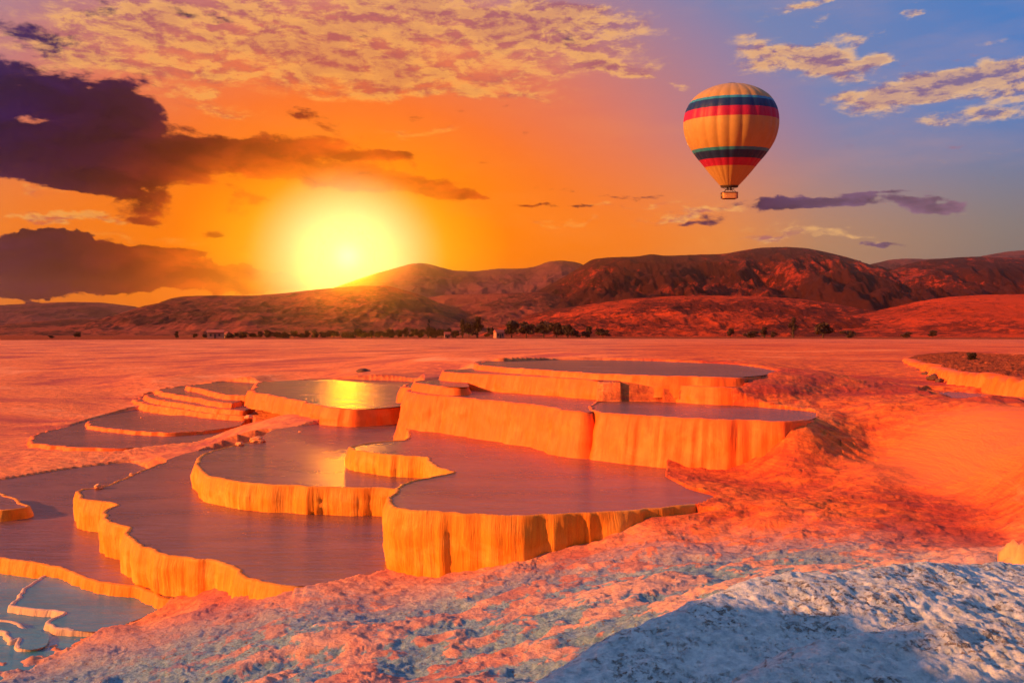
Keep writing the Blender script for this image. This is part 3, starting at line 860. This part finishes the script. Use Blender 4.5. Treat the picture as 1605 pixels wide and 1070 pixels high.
M_ROCK_L = plain('lit_sinter_rock', (0.80, 0.30, 0.12), .7)
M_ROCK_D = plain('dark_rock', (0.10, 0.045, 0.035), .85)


def rock(px, py, z, size, m, label, group=None, cat='rock', name='rock', asp=(1, .8, .6)):
    x, y = world_at(px, py, z)
    me = rock_mesh(px * .37 + py, size * asp[0], size * asp[1], size * asp[2]); me.materials.append(m)
    o = bpy.data.objects.new(name, me); COL.objects.link(o)
    o.location = (x, y, z + size * asp[2] * .25); o.rotation_euler[2] = px * .7
    tag(o, label, cat, group)


g_ = 'pale rocks along the back edge of the pools'
for px, py, z, s, lab in [(155, 764, -4.22, .13, 'pale rock at the back tip of the lower left pool'), (207, 744, -4.25, .08, 'small pale rock left of the dark water gap'),
                          (218, 741, -4.25, .06, 'tiny pale rock beside the dark water gap'), (404, 692, -3.6, .24, 'pale wedge rock at the back corner of the curved pool'),
                          (376, 697, -3.6, .14, 'low pale rock left of the wedge rock'), (470, 677, -3.6, .06, 'lone small pale rock on the far shore of the curved pool'),
                          (390, 655, -3.75, .2, 'pale rock at the end of the stepped pools'), (222, 655, -3.9, .07, 'tiny stone standing in the flat oval pool')]:
    rock(px, py, z, s, M_ROCK_L, lab, g_)
g_ = 'dark boulders below the right ledge'
for k, (px, py, s, lab) in enumerate([(1412, 576, .30, 'leftmost dark boulder of the row below the ledge'), (1424, 575, .34, 'dark boulder second from the left in the row below the ledge'), (1440, 585, .28, 'dark boulder at the bend of the row below the ledge'),
                                      (1452, 589, .30, 'dark boulder right of the bend in the row'), (1463, 594, .32, 'dark boulder near the pool at the end of the row'), (1473, 598, .22, 'last and smallest dark boulder beside the right pool')]):
    rock(px, py, -1.72, s * .75, M_ROCK_D, lab, g_)
rock(569, 583, -2.75, .42, M_ROCK_D, 'small dark rock on the pale plain left of centre', asp=(1.3, .8, .5))
rock(598, 582, -2.75, .2, M_ROCK_D, 'tiny dark stone right of the small dark rock', asp=(1.3, .8, .5))
rock(1598, 935, -2.35, .30, M_ROCK_L, 'glowing orange boulder at the right edge behind the mound', asp=(.8, .8, 1.2))

# ------------------------------------------------------------------ hills
M_H_RED = mat_hill('red_scrub_hill', (0.40, 0.05, 0.012), (0.09, 0.014, 0.006), .7, .10)
M_H_DARK = mat_hill('dark_scrub_hill', (0.23, 0.028, 0.011), (0.042, 0.008, 0.004), .90, .06)
M_H_LEFT = mat_hill('dry_left_hill', (0.20, 0.045, 0.025), (0.05, 0.014, 0.010), .55, .045)
M_H_FAR = mat_hill('far_blue_hill', (0.12, 0.035, 0.035), (0.05, 0.018, 0.02), .5, .02)
M_H_FIELD = mat_hill('red_field_slope', (0.42, 0.048, 0.010), (0.14, 0.02, 0.008), .42, .09)


def hill(pts, dist, front, back, m, seed, gully=.12, rough=1.0, curve=1.3, base=-6.0, rise=None):
    xs = np.array([p[0] for p in pts], float); ys = np.array([p[1] for p in pts], float)
    nc = int((xs[-1] - xs[0]) / 1.6); U = np.linspace(xs[0], xs[-1], nc)
    row = np.interp(U, xs, ys)
    k = np.ones(9) / 9; row = np.convolve(np.pad(row, 4, 'edge'), k, 'valid')
    top = (HOR - row) / F
    nf, nb = 70, 14
    q = np.concatenate([np.linspace(0, 1, nf), 1 + np.linspace(0, 1, nb + 1)[1:]])
    V = []
    for j in q:
        d = dist - front * (1 - j) if j <= 1 else dist + back * (j - 1)
        az = (U - CX) / F
        x = az * dist * (0.72 + 0.28 * (d / dist)) if j <= 1 else az * d; y = d * np.ones(nc)
        hz = top * dist
        sc = 190.0 * dist / 1500
        wob = fbm(x / sc * 1.0 + seed, y / sc + seed, 4)
        jj = np.clip(j + .10 * wob * np.sin(min(j, 1) * np.pi), 0, None)
        prof = np.where(jj <= 1, np.clip(jj, 0, 1) ** curve, 1 - (jj - 1) ** 2 * 1.0)
        z = base + (hz - base) * prof
        rd = fbm(x / sc * 2.2 + seed * 2 + .4 * wob, y / sc * 1.1, 5, .55, ridged=True)
        amp = 1.5 * gully * np.maximum(hz - base, 4) * np.sin(min(j, 1) * np.pi) ** .8 if j <= 1 else 0 * x
        z = z + (rd - .45) * amp + rough * .004 * dist / 4 * fbm(x / 14 + seed, y / 14, 4) * (.3 if j > .96 else 1) * min(1, j * 4)
        V.append(np.stack([x, y, z], -1))
    V = np.concatenate(V)
    o = mesh_np('hill', V, grid_faces(len(q), nc), m)
    tag(o, kind='structure')
    return o


hill([(-300, 480), (0, 478), (60, 475), (110, 473), (160, 474), (210, 480), (260, 490), (330, 515), (360, 528)], 2600, 700, 500, M_H_FAR, 1.3, .05)
hill([(-300, 530), (-60, 524), (0, 514), (50, 504), (110, 500), (170, 500), (230, 502), (330, 514), (400, 527)], 1500, 500, 300, M_H_LEFT, 4.1, .05)
hill([(120, 528), (170, 512), (205, 497), (235, 482), (265, 468), (290, 464), (330, 463), (400, 463), (450, 459), (500, 453), (560, 448), (610, 448), (660, 462), (720, 488), (790, 520)], 1250, 480, 400, M_H_LEFT, 7.7, .10)
hill([(440, 470), (520, 452), (590, 428), (620, 420), (645, 413), (665, 412), (685, 417), (710, 424), (745, 425), (780, 421), (820, 421), (842, 417), (858, 410), (880, 408), (905, 411), (925, 420), (960, 440), (1000, 470)], 2700, 900, 500, M_H_FAR, 3.3, .10)
hill([(560, 500), (640, 470), (700, 462), (780, 460), (850, 458), (900, 470), (960, 500)], 1400, 400, 300, M_H_LEFT, 13.9, .10)
hill([(760, 500), (800, 475), (850, 452), (880, 436), (905, 421), (928, 406), (960, 403), (1000, 402), (1020, 398), (1045, 401), (1090, 399), (1135, 398), (1165, 392), (1195, 388), (1235, 387), (1265, 389), (1300, 396), (1335, 405), (1360, 414), (1400, 430), (1450, 455), (1500, 480)], 1700, 850, 500, M_H_DARK, 5.2, .16)
hill([(1300, 440), (1360, 415), (1395, 407), (1420, 405), (1450, 406), (1520, 404), (1640, 398)], 2300, 500, 300, M_H_FAR, 8.8, .08)
hill([(1500, 410), (1545, 400), (1580, 394), (1620, 391), (1800, 390)], 2900, 500, 300, M_H_FAR, 9.8, .08)
hill([(1300, 500), (1350, 450), (1390, 426), (1420, 414), (1450, 408), (1490, 404), (1530, 402), (1580, 404), (1640, 406), (1800, 412), (1900, 430)], 1500, 650, 400, M_H_DARK, 6.4, .15)
hill([(740, 528), (790, 509), (830, 493), (870, 484), (930, 476), (990, 468), (1050, 464), (1120, 463), (1180, 464), (1250, 468), (1310, 476), (1360, 487), (1420, 500), (1480, 520)], 800, 330, 200, M_H_RED, 2.9, .12)
hill([(1150, 526), (1220, 512), (1290, 500), (1350, 492), (1400, 481), (1440, 472), (1490, 465), (1540, 462), (1600, 461), (1700, 462), (1900, 470)], 680, 290, 200, M_H_FIELD, 11.2, .06)

# ------------------------------------------------------------------ trees
M_LEAF = plain('dark_foliage', (0.042, 0.020, 0.010), .8, 0, .5, 1.5)
M_BARK = plain('bark', (0.06, 0.04, 0.03), .9)


def crown_mesh(kind, seed, h, w):
    r = np.random.default_rng(seed)
    quads = []
    ncl = {'round': 16, 'tall': 16, 'cone': 18, 'bush': 10}[kind]
    cl = []
    for k in range(ncl):
        if kind == 'tall' or kind == 'cone':
            zz = r.uniform(.16, .95); rad = (w * .5) * ((1 - zz) ** .8 + .15 if kind == 'cone' else math.sin(min(1, zz * 1.2) * 2.6) * .8 + .2)
            a = r.uniform(0, 6.28); q = r.uniform(.0, .75) * rad
            cl.append((q * math.cos(a), q * math.sin(a), zz * h, w * .20 * r.uniform(.7, 1.2), h * .075))
        else:
            a = r.uniform(0, 6.28); q = r.uniform(.1, .68) * w * .5; zz = r.uniform(.32 if kind == 'round' else .15, .86)
            q *= math.sqrt(max(.1, 1 - ((zz - .5) / .55) ** 2))
            cl.append((q * math.cos(a), q * math.sin(a), zz * h, w * .19 * r.uniform(.7, 1.3), h * .14))
    V, Fc = [], []
    for cx, cy, cz, rr, rz in cl:
        for k in range(95):
            d = r.normal(size=3); d /= np.linalg.norm(d); d *= r.uniform(.45, 1.08)
            c = np.array([cx + d[0] * rr, cy + d[1] * rr, cz + d[2] * rz])
            u = r.normal(size=3); u /= np.linalg.norm(u); v = np.cross(u, r.normal(size=3)); v /= np.linalg.norm(v)
            s = .05 * w * r.uniform(.6, 1.3)
            b = len(V); V += [c - u * s - v * s * .6, c + u * s - v * s * .6, c + u * s + v * s * .6, c - u * s + v * s * .6]
            Fc.append([b, b + 1, b + 2, b + 3])
    return np.array(V), np.array(Fc)


def trunk_mesh(h, w, seed):
    r = np.random.default_rng(seed + 99); V, Fc = [], []

    def tube(p, q, r0, r1, n=8):
        p, q = np.array(p), np.array(q); d = q - p; d = d / np.linalg.norm(d)
        a = np.cross(d, [.3, .9, .1]); a /= np.linalg.norm(a); b = np.cross(d, a); s = len(V)
        for c, rad in ((p, r0), (q, r1)):
            for k in range(n):
                t = 2 * math.pi * k / n; V.append(c + rad * (a * math.cos(t) + b * math.sin(t)))
        for k in range(n): Fc.append([s + k, s + (k + 1) % n, s + n + (k + 1) % n, s + n + k])
    tube((0, 0, -.3), (0, 0, h * .4), h * .035, h * .022); tube((0, 0, h * .4), (.02 * h, 0, h * .8), h * .022, h * .008)
    for k in range(6):
        a = k * 1.1 + r.uniform(0, .5); z0 = h * r.uniform(.25, .55)
        tube((0, 0, z0), (w * .36 * math.cos(a), w * .36 * math.sin(a), z0 + h * r.uniform(.12, .3)), h * .014, h * .005, 5)
    return np.array(V), np.array(Fc)


PROTO = {}


def tree(px, py, hpx, wpx, kind, label, group, dist, name='tree', cat='tree'):
    h = 10.0
    if 715 < px < 960: hpx *= 1.15; wpx *= 1.2
    key = (kind, (int(px * 7) % 3))
    if key not in PROTO:
        wd = {'round': 9.5, 'tall': 3.4, 'cone': 5.0, 'bush': 16.0}[kind]
        root = empty(name, (0, 0, 0))
        V, Fc = crown_mesh(kind, hash(kind[0]) % 1 + key[1] * 11 + len(kind), h, wd)
        mesh_np('crown', V, Fc, M_LEAF, root, smooth=False)
        V, Fc = trunk_mesh(h, wd, key[1]); mesh_np('trunk', V, Fc, M_BARK, root)
        PROTO[key] = (root, wd, [False])
    root, wd, used = PROTO[key]
    if not used[0]:
        o = root; used[0] = True
    else:
        o = root.copy(); COL.objects.link(o)
        for ch in list(root.children):
            c = ch.copy(); COL.objects.link(c); c.parent = o
    x = (px - CX) / F * dist
    o.location = (x, dist, ground_z(x, dist) - .15)
    sz = hpx / F * dist / h; sw = wpx / F * dist / wd
    o.scale = (sw, sw, sz); o.rotation_euler[2] = px * 1.37
    o.name = name
    tag(o, label, cat, group)


TG = 'trees scattered along the far edge of the white plain'
for a in [(735, 529, 22, 16, 'round', 'dark round tree at the left end of the dense grove'), (748, 529, 32, 20, 'cone', 'tall pointed dark tree, highest of the grove right of the sun'), (725, 529, 26, 12, 'cone', 'narrow pointed tree just left of the highest pointed tree'),
          (768, 529, 14, 16, 'bush', 'low shrub right of the highest pointed tree'), (802, 529, 24, 22, 'round', 'first round dark tree of the grove right of the pale gap'), (825, 529, 24, 24, 'round', 'second round dark tree of the right grove'),
          (852, 529, 24, 26, 'round', 'broad dark tree in the middle of the right grove'), (872, 529, 23, 26, 'round', 'broad dark tree fourth in the right grove'), (890, 529, 20, 20, 'round', 'dark tree at the right end of the grove'),
          (903, 529, 10, 14, 'bush', 'low shrub behind the right end of the grove'), (918, 529, 9, 16, 'bush', 'low shrub between the grove and the lone round tree'), (945, 529, 14, 20, 'round', 'lone round tree right of the grove'),
          (1145, 529, 17, 12, 'round', 'small upright tree alone under the balloon'), (1178, 529, 13, 26, 'bush', 'wide low bush under the balloon'), (1198, 529, 19, 18, 'cone', 'small pointed tree rising from the bushes under the balloon'), (1212, 529, 10, 14, 'bush', 'low bush right of the small pointed tree'),
          (1243, 529, 35, 16, 'tall', 'tall narrow tree standing alone'), (1290, 529, 26, 32, 'round', 'broad round tree right of the tall narrow tree'), (1331, 529, 14, 26, 'bush', 'low wide bush right of the broad round tree'),
          (1421, 529, 11, 18, 'bush', 'small dark bush on the red slope'), (1462, 529, 13, 14, 'round', 'small dark tree on the red slope, farthest right'),
          (122, 529, 10, 13, 'round', 'lone small tree far left on the horizon'), (80, 529, 6, 10, 'bush', 'tiny low bush far left of the lone small tree'), (277, 529, 12, 11, 'cone', 'small pointed tree left of the little house'), (306, 529, 7, 10, 'bush', 'tiny bush left of the little house'),
          (322, 529, 8, 9, 'bush', 'tiny bush touching the little house')]:
    tree(a[0], a[1], a[2], a[3], a[4], a[5], TG, 400 + (a[0] * 13 % 40))
tree(918 + 4, 505, 16, 12, 'round', 'tree standing alone on the low slope above the grove', TG, 470)
for k, px in enumerate(range(350, 720, 11)):
    rr_ = random.random(); kind = 'bush' if rr_ < .45 else ('round' if rr_ < .8 else 'cone')
    hh = 8 + 4 * random.random() + (px - 350) / 370 * 9 * random.random()
    tree(px + random.uniform(-3, 3), 529, hh, 14 + 6 * random.random(), kind, 'small tree in the long hedge like row below the sun glow', 'trees in the row below the sun glow', 395 + random.random() * 50)
tree(672, 529, 30, 6, 'tall', 'thin spindly tree sticking out of the row below the glow', TG, 405)
# dark bush by the ledge on the right
x, y = world_at(1525, 557, -1.15)
PRE = len(PROTO)
tree(1525, 557, 19, 21, 'round', 'dark rounded bush on the plateau above the right ledge', None, y, 'bush', 'bush')

# ------------------------------------------------------------------ small houses among the trees
M_HOUSE = plain('plaster', (0.40, 0.20, 0.16), .8)
M_ROOF = plain('roof_tiles', (0.35, 0.08, 0.05), .8)
M_PANE = plain('dark_window', (0.03, 0.03, 0.035), .3)


def box(bm, x0, x1, y0, y1, z0, z1):
    vs = [bm.verts.new(p) for p in ((x0, y0, z0), (x1, y0, z0), (x1, y1, z0), (x0, y1, z0), (x0, y0, z1), (x1, y0, z1), (x1, y1, z1), (x0, y1, z1))]
    for f in ((0, 3, 2, 1), (4, 5, 6, 7), (0, 1, 5, 4), (1, 2, 6, 5), (2, 3, 7, 6), (3, 0, 4, 7)): bm.faces.new([vs[i] for i in f])


def bm_obj(name, bm, m, parent=None, smooth=False):
    me = bpy.data.meshes.new(name); bm.to_mesh(me); bm.free(); me.materials.append(m)
    if smooth:
        for p in me.polygons: p.use_smooth = True
    o = bpy.data.objects.new(name, me); COL.objects.link(o)
    if parent: o.parent = parent
    return o


def house(px, dist, w, h, label, rz=.2):
    x = (px - CX) / F * dist
    root = empty('house', (x, dist, ground_z(x, dist)), rz)
    tag(root, label, 'house', 'little houses among the far trees')
    b = bmesh.new(); box(b, -w / 2, w / 2, -w * .35, w * .35, -.3, h); bm_obj('wall', b, M_HOUSE, root)
    b = bmesh.new(); e = w * .56; d = w * .42
    pts = [(-e, -d, h), (e, -d, h), (e, d, h), (-e, d, h), (-e, 0, h * 1.45), (e, 0, h * 1.45)]
    vs = [b.verts.new(p) for p in pts]
    for f in ((0, 1, 5, 4), (2, 3, 4, 5), (0, 4, 3), (1, 2, 5), (3, 2, 1, 0)): b.faces.new([vs[i] for i in f])
    bm_obj('roof', b, M_ROOF, root)
    for sx in (-.28, .28):
        b = bmesh.new(); box(b, sx * w - .4, sx * w + .4, -w * .35 - .04, -w * .35 + .02, h * .35, h * .75); bm_obj('window', b, M_PANE, root)
    b = bmesh.new(); box(b, -.4, .4, -w * .35 - .05, -w * .35 + .02, -.2, h * .7); bm_obj('door', b, M_PANE, root)


house(338, 392, 6.5, 2.6, 'little pinkish house with a red roof left of the hedge like row')
house(352, 415, 4.0, 2.0, 'smaller pinkish house beside the little house with a red roof', -.3)
house(701, 396, 2.6, 1.9, 'tiny pale hut among the trees left of the highest pointed tree')
house(782, 396, 4.0, 2.6, 'pale hut in the gap between the two groves', .5)

# ------------------------------------------------------------------ hot air balloon
def fabric(name, col):
    m, t, b = mat(name)
    co = t.new('ShaderNodeTexCoord').outputs['Object']
    n = t.noise(co, .7, 5)
    t.put(b.inputs['Base Color'], t.mix(t.mapr(n, .3, .7), tuple(c * .88 for c in col), col))
    b.inputs['Roughness'].default_value = .5
    b.inputs['Specular IOR Level'].default_value = .25
    bump(t, b, t.noise(co, 1.6, 4), .08, .35)
    return m


def balloon():
    d = 172.0; Rb = 9.0
    root = empty('hot_air_balloon', ((1145.5 - CX) / F * d, d, (HOR - 193.0) / F * d - 2.5 * Rb))
    tag(root, 'yellow hot air balloon with navy, teal and red bands floating over the hills', 'hot air balloon')
    mats = [fabric('yellow_fabric', (.42, .28, .10)), fabric('teal_fabric', (.02, .24, .50)), fabric('navy_fabric', (.004, .028, .16)), fabric('red_fabric', (.36, .010, .085))]
    prof = [(0, 0), (.004, .10), (.02, .24), (.08, .45), (.17, .64), (.27, .78), (.40, .88), (.55, .955), (.70, .99), (.83, 1.0), (.97, .993), (1.1, .965), (1.24, .915), (1.38, .835), (1.52, .735), (1.65, .625), (1.79, .515), (1.93, .405), (2.06, .29), (2.16, .195)]
    hs = np.array([p[0] for p in prof]); rs = np.array([p[1] for p in prof])
    edges = [0, .375, .43, .60, .80, 1.41, 1.47, 1.62, 1.77, 2.16]; bm_ = [0, 1, 2, 3, 0, 1, 2, 3, 0]
    H = []; band = []
    for (a, b, k) in zip(edges[:-1], edges[1:], bm_):
        n = max(2, int((b - a) / .035))
        for j in range(n): H.append(a + (b - a) * j / n); band.append(k)
    H[0] = .0005; H.append(2.16)
    # smooth interpolation of the profile
    from_s = np.concatenate([[0], np.cumsum(np.hypot(np.diff(hs), np.diff(rs)))])
    ss = np.linspace(0, from_s[-1], 600); hh = np.interp(ss, from_s, hs); rr = np.interp(ss, from_s, rs)
    kk = np.hanning(41); kk /= kk.sum()
    hh2 = np.convolve(np.pad(hh, 20, 'reflect', reflect_type='odd'), kk, 'valid'); rr2 = np.convolve(np.pad(rr, 20, 'reflect', reflect_type='odd'), kk, 'valid')
    G = 24; S = 10; na = G * S
    V = []
    top = 3.33
    for h in H:
        r = max(.001, float(np.interp(h, hh2, rr2)))
        a = np.arange(na) / na * 2 * np.pi
        g = np.abs(np.sin(a * G / 2))
        rad = Rb * r * (1 + .022 * (g - .6))
        V.append(np.column_stack([rad * np.cos(a), rad * np.sin(a), np.full(na, Rb * (top - h))]))
    V = np.concatenate(V); Fc = grid_faces(len(H), na, True)[:, ::-1]
    tilt = Matrix.Rotation(R(5.5), 4, 'X')
    piv = Matrix.Translation((0, 0, 2.5 * Rb)) @ tilt @ Matrix.Translation((0, 0, -2.5 * Rb))
    mi = np.repeat(np.array(band), na)
    e = mesh_np('envelope', V, Fc, mats, root, mat_idx=mi)
    e.matrix_local = piv
    # seams: load tapes down every gore
    b = bmesh.new()

    def tube(bm, pts, rad, n=6):
        rings = []
        for i, p in enumerate(pts):
            p = Vector(p); q = Vector(pts[min(i + 1, len(pts) - 1)]) - Vector(pts[max(i - 1, 0)]); q.normalize()
            u = q.cross(Vector((.31, .2, .93))).normalized(); v = q.cross(u)
            rings.append([bm.verts.new(p + rad * (u * math.cos(6.2832 * k / n) + v * math.sin(6.2832 * k / n))) for k in range(n)])
        for A_, B_ in zip(rings[:-1], rings[1:]):
            for k in range(n): bm.faces.new([A_[k], A_[(k + 1) % n], B_[(k + 1) % n], B_[k]])
        bm.faces.new(rings[0][::-1]); bm.faces.new(rings[-1])
    # crown ring on top
    tube(b, [(.9 * math.cos(a / 16 * 6.2832), .9 * math.sin(a / 16 * 6.2832), Rb * (top - .003)) for a in range(17)], .07)
    cr = bm_obj('crown_ring', b, plain('dark_tape', (.03, .03, .04)), root, True); cr.matrix_local = piv
    # dark mouth skirt
    Vs = []
    for h, r in ((2.155, .197), (2.18, .188), (2.20, .183)):
        a = np.arange(96) / 96 * 2 * np.pi
        Vs.append(np.column_stack([Rb * r * np.cos(a), Rb * r * np.sin(a), np.full(96, Rb * (top - h))]))
    sk = mesh_np('skirt', np.concatenate(Vs), grid_faces(3, 96, True)[:, ::-1], plain('dark_skirt_fabric', (.035, .02, .02)), root); sk.matrix_local = piv
    # basket hangs plumb below the mouth
    mouth = piv @ Vector((0, 0, Rb * (top - 2.20)))
    mx, my, mz = mouth
    zb1 = mz - 1.1; zb0 = zb1 - 1.1; hw, hd = 1.55, .85
    mw = plain('wicker', (.62, .36, .16), .8, 0, .5, 25)
    ml = plain('dark_leather', (.06, .03, .02), .6)
    b = bmesh.new()
    NX = 40
    ringp = []
    for k in range(NX):
        a = k / NX * 2 * math.pi
        c, s = math.cos(a), math.sin(a)
        ringp.append((hw * math.copysign(abs(c) ** .35, c), hd * math.copysign(abs(s) ** .35, s)))
    lv = []
    for q, (z, sc) in enumerate([(zb0, .90), (zb0 + .1, .93), (zb0 + .55, .95), (zb1, 1.0), (zb1, .94), (zb0 + .12, .87)]):
        lv.append([b.verts.new((mx + x * sc, my + y * sc, z)) for x, y in ringp])
    for A_, B_ in zip(lv[:-1], lv[1:]):
        for k in range(NX): b.faces.new([A_[k], A_[(k + 1) % NX], B_[(k + 1) % NX], B_[k]])
    b.faces.new(lv[0][::-1]); b.faces.new(lv[-1])
    bas = bm_obj('basket', b, mw, root)
    b = bmesh.new(); tube(b, [(mx + x * 1.0, my + y * 1.0, zb1 + .02) for x, y in ringp + ringp[:1]], .09); bm_obj('rim', b, ml, bas, True)
    for sx in (-1, 1):
        b = bmesh.new(); box(b, mx + sx * hw * .97 - .07, mx + sx * hw * .97 + .07, my - hd * .6, my + hd * .6, zb0 + .05, zb1 - .1); bm_obj('end_panel', b, ml, bas)
    for sy in (-1, 1):
        b = bmesh.new(); box(b, mx - hw * .8, mx + hw * .8, my + sy * hd * .5 - .06, my + sy * hd * .5 + .06, zb0 - .1, zb0 - .003); bm_obj('skid', b, ml, bas)
    zf = zb1 + .72
    for sx in (-1, 1):
        for sy in (-1, 1):
            b = bmesh.new(); tube(b, [(mx + sx * hw * .8, my + sy * hd * .8, zb1), (mx + sx * .55, my + sy * .45, zf)], .045); bm_obj('upright', b, ml, root, True)
    mb = plain('steel', (.25, .25, .27), .35, .8)
    b = bmesh.new(); tube(b, [(mx + .7 * x / hw, my + .55 * y / hd, zf) for x, y in ringp + ringp[:1]], .05)
    bur = bm_obj('burner_frame', b, ml, root, True)
    for sx in (-.28, .28):
        b = bmesh.new(); tube(b, [(mx + sx, my, zf - .22), (mx + sx, my, zf - .1), (mx + sx, my, zf + .25)], .17, 12); bm_obj('burner', b, mb, bur, True)
    inv = piv
    for k in range(12):
        a = k / 12 * 6.2832 + .13
        p = inv @ Vector((Rb * .18 * math.cos(a), Rb * .18 * math.sin(a), Rb * (top - 2.198)))
        b = bmesh.new(); tube(b, [(mx + .68 * math.cos(a), my + .5 * math.sin(a), zf), tuple(p)], .018, 5); bm_obj('cable', b, ml, root, True)


balloon()

# ------------------------------------------------------------------ haze
b = bmesh.new(); box(b, -3500, 3500, -3500, 3500, -9.0, 205.0)
hm = bpy.data.materials.new('evening_air'); hm.use_nodes = True
ht = NT(hm.node_tree); ht.n.clear()
pv = ht.new('ShaderNodeVolumePrincipled')
pv.inputs['Color'].default_value = (1.0, 0.93, 0.88, 1)
pv.inputs['Density'].default_value = 1.2e-4
pv.inputs['Anisotropy'].default_value = 0.97
oo = ht.new('ShaderNodeOutputMaterial'); ht.l.new(pv.outputs[0], oo.inputs['Volume'])
hz = bm_obj('haze', b, hm)
tag(hz, kind='stuff')
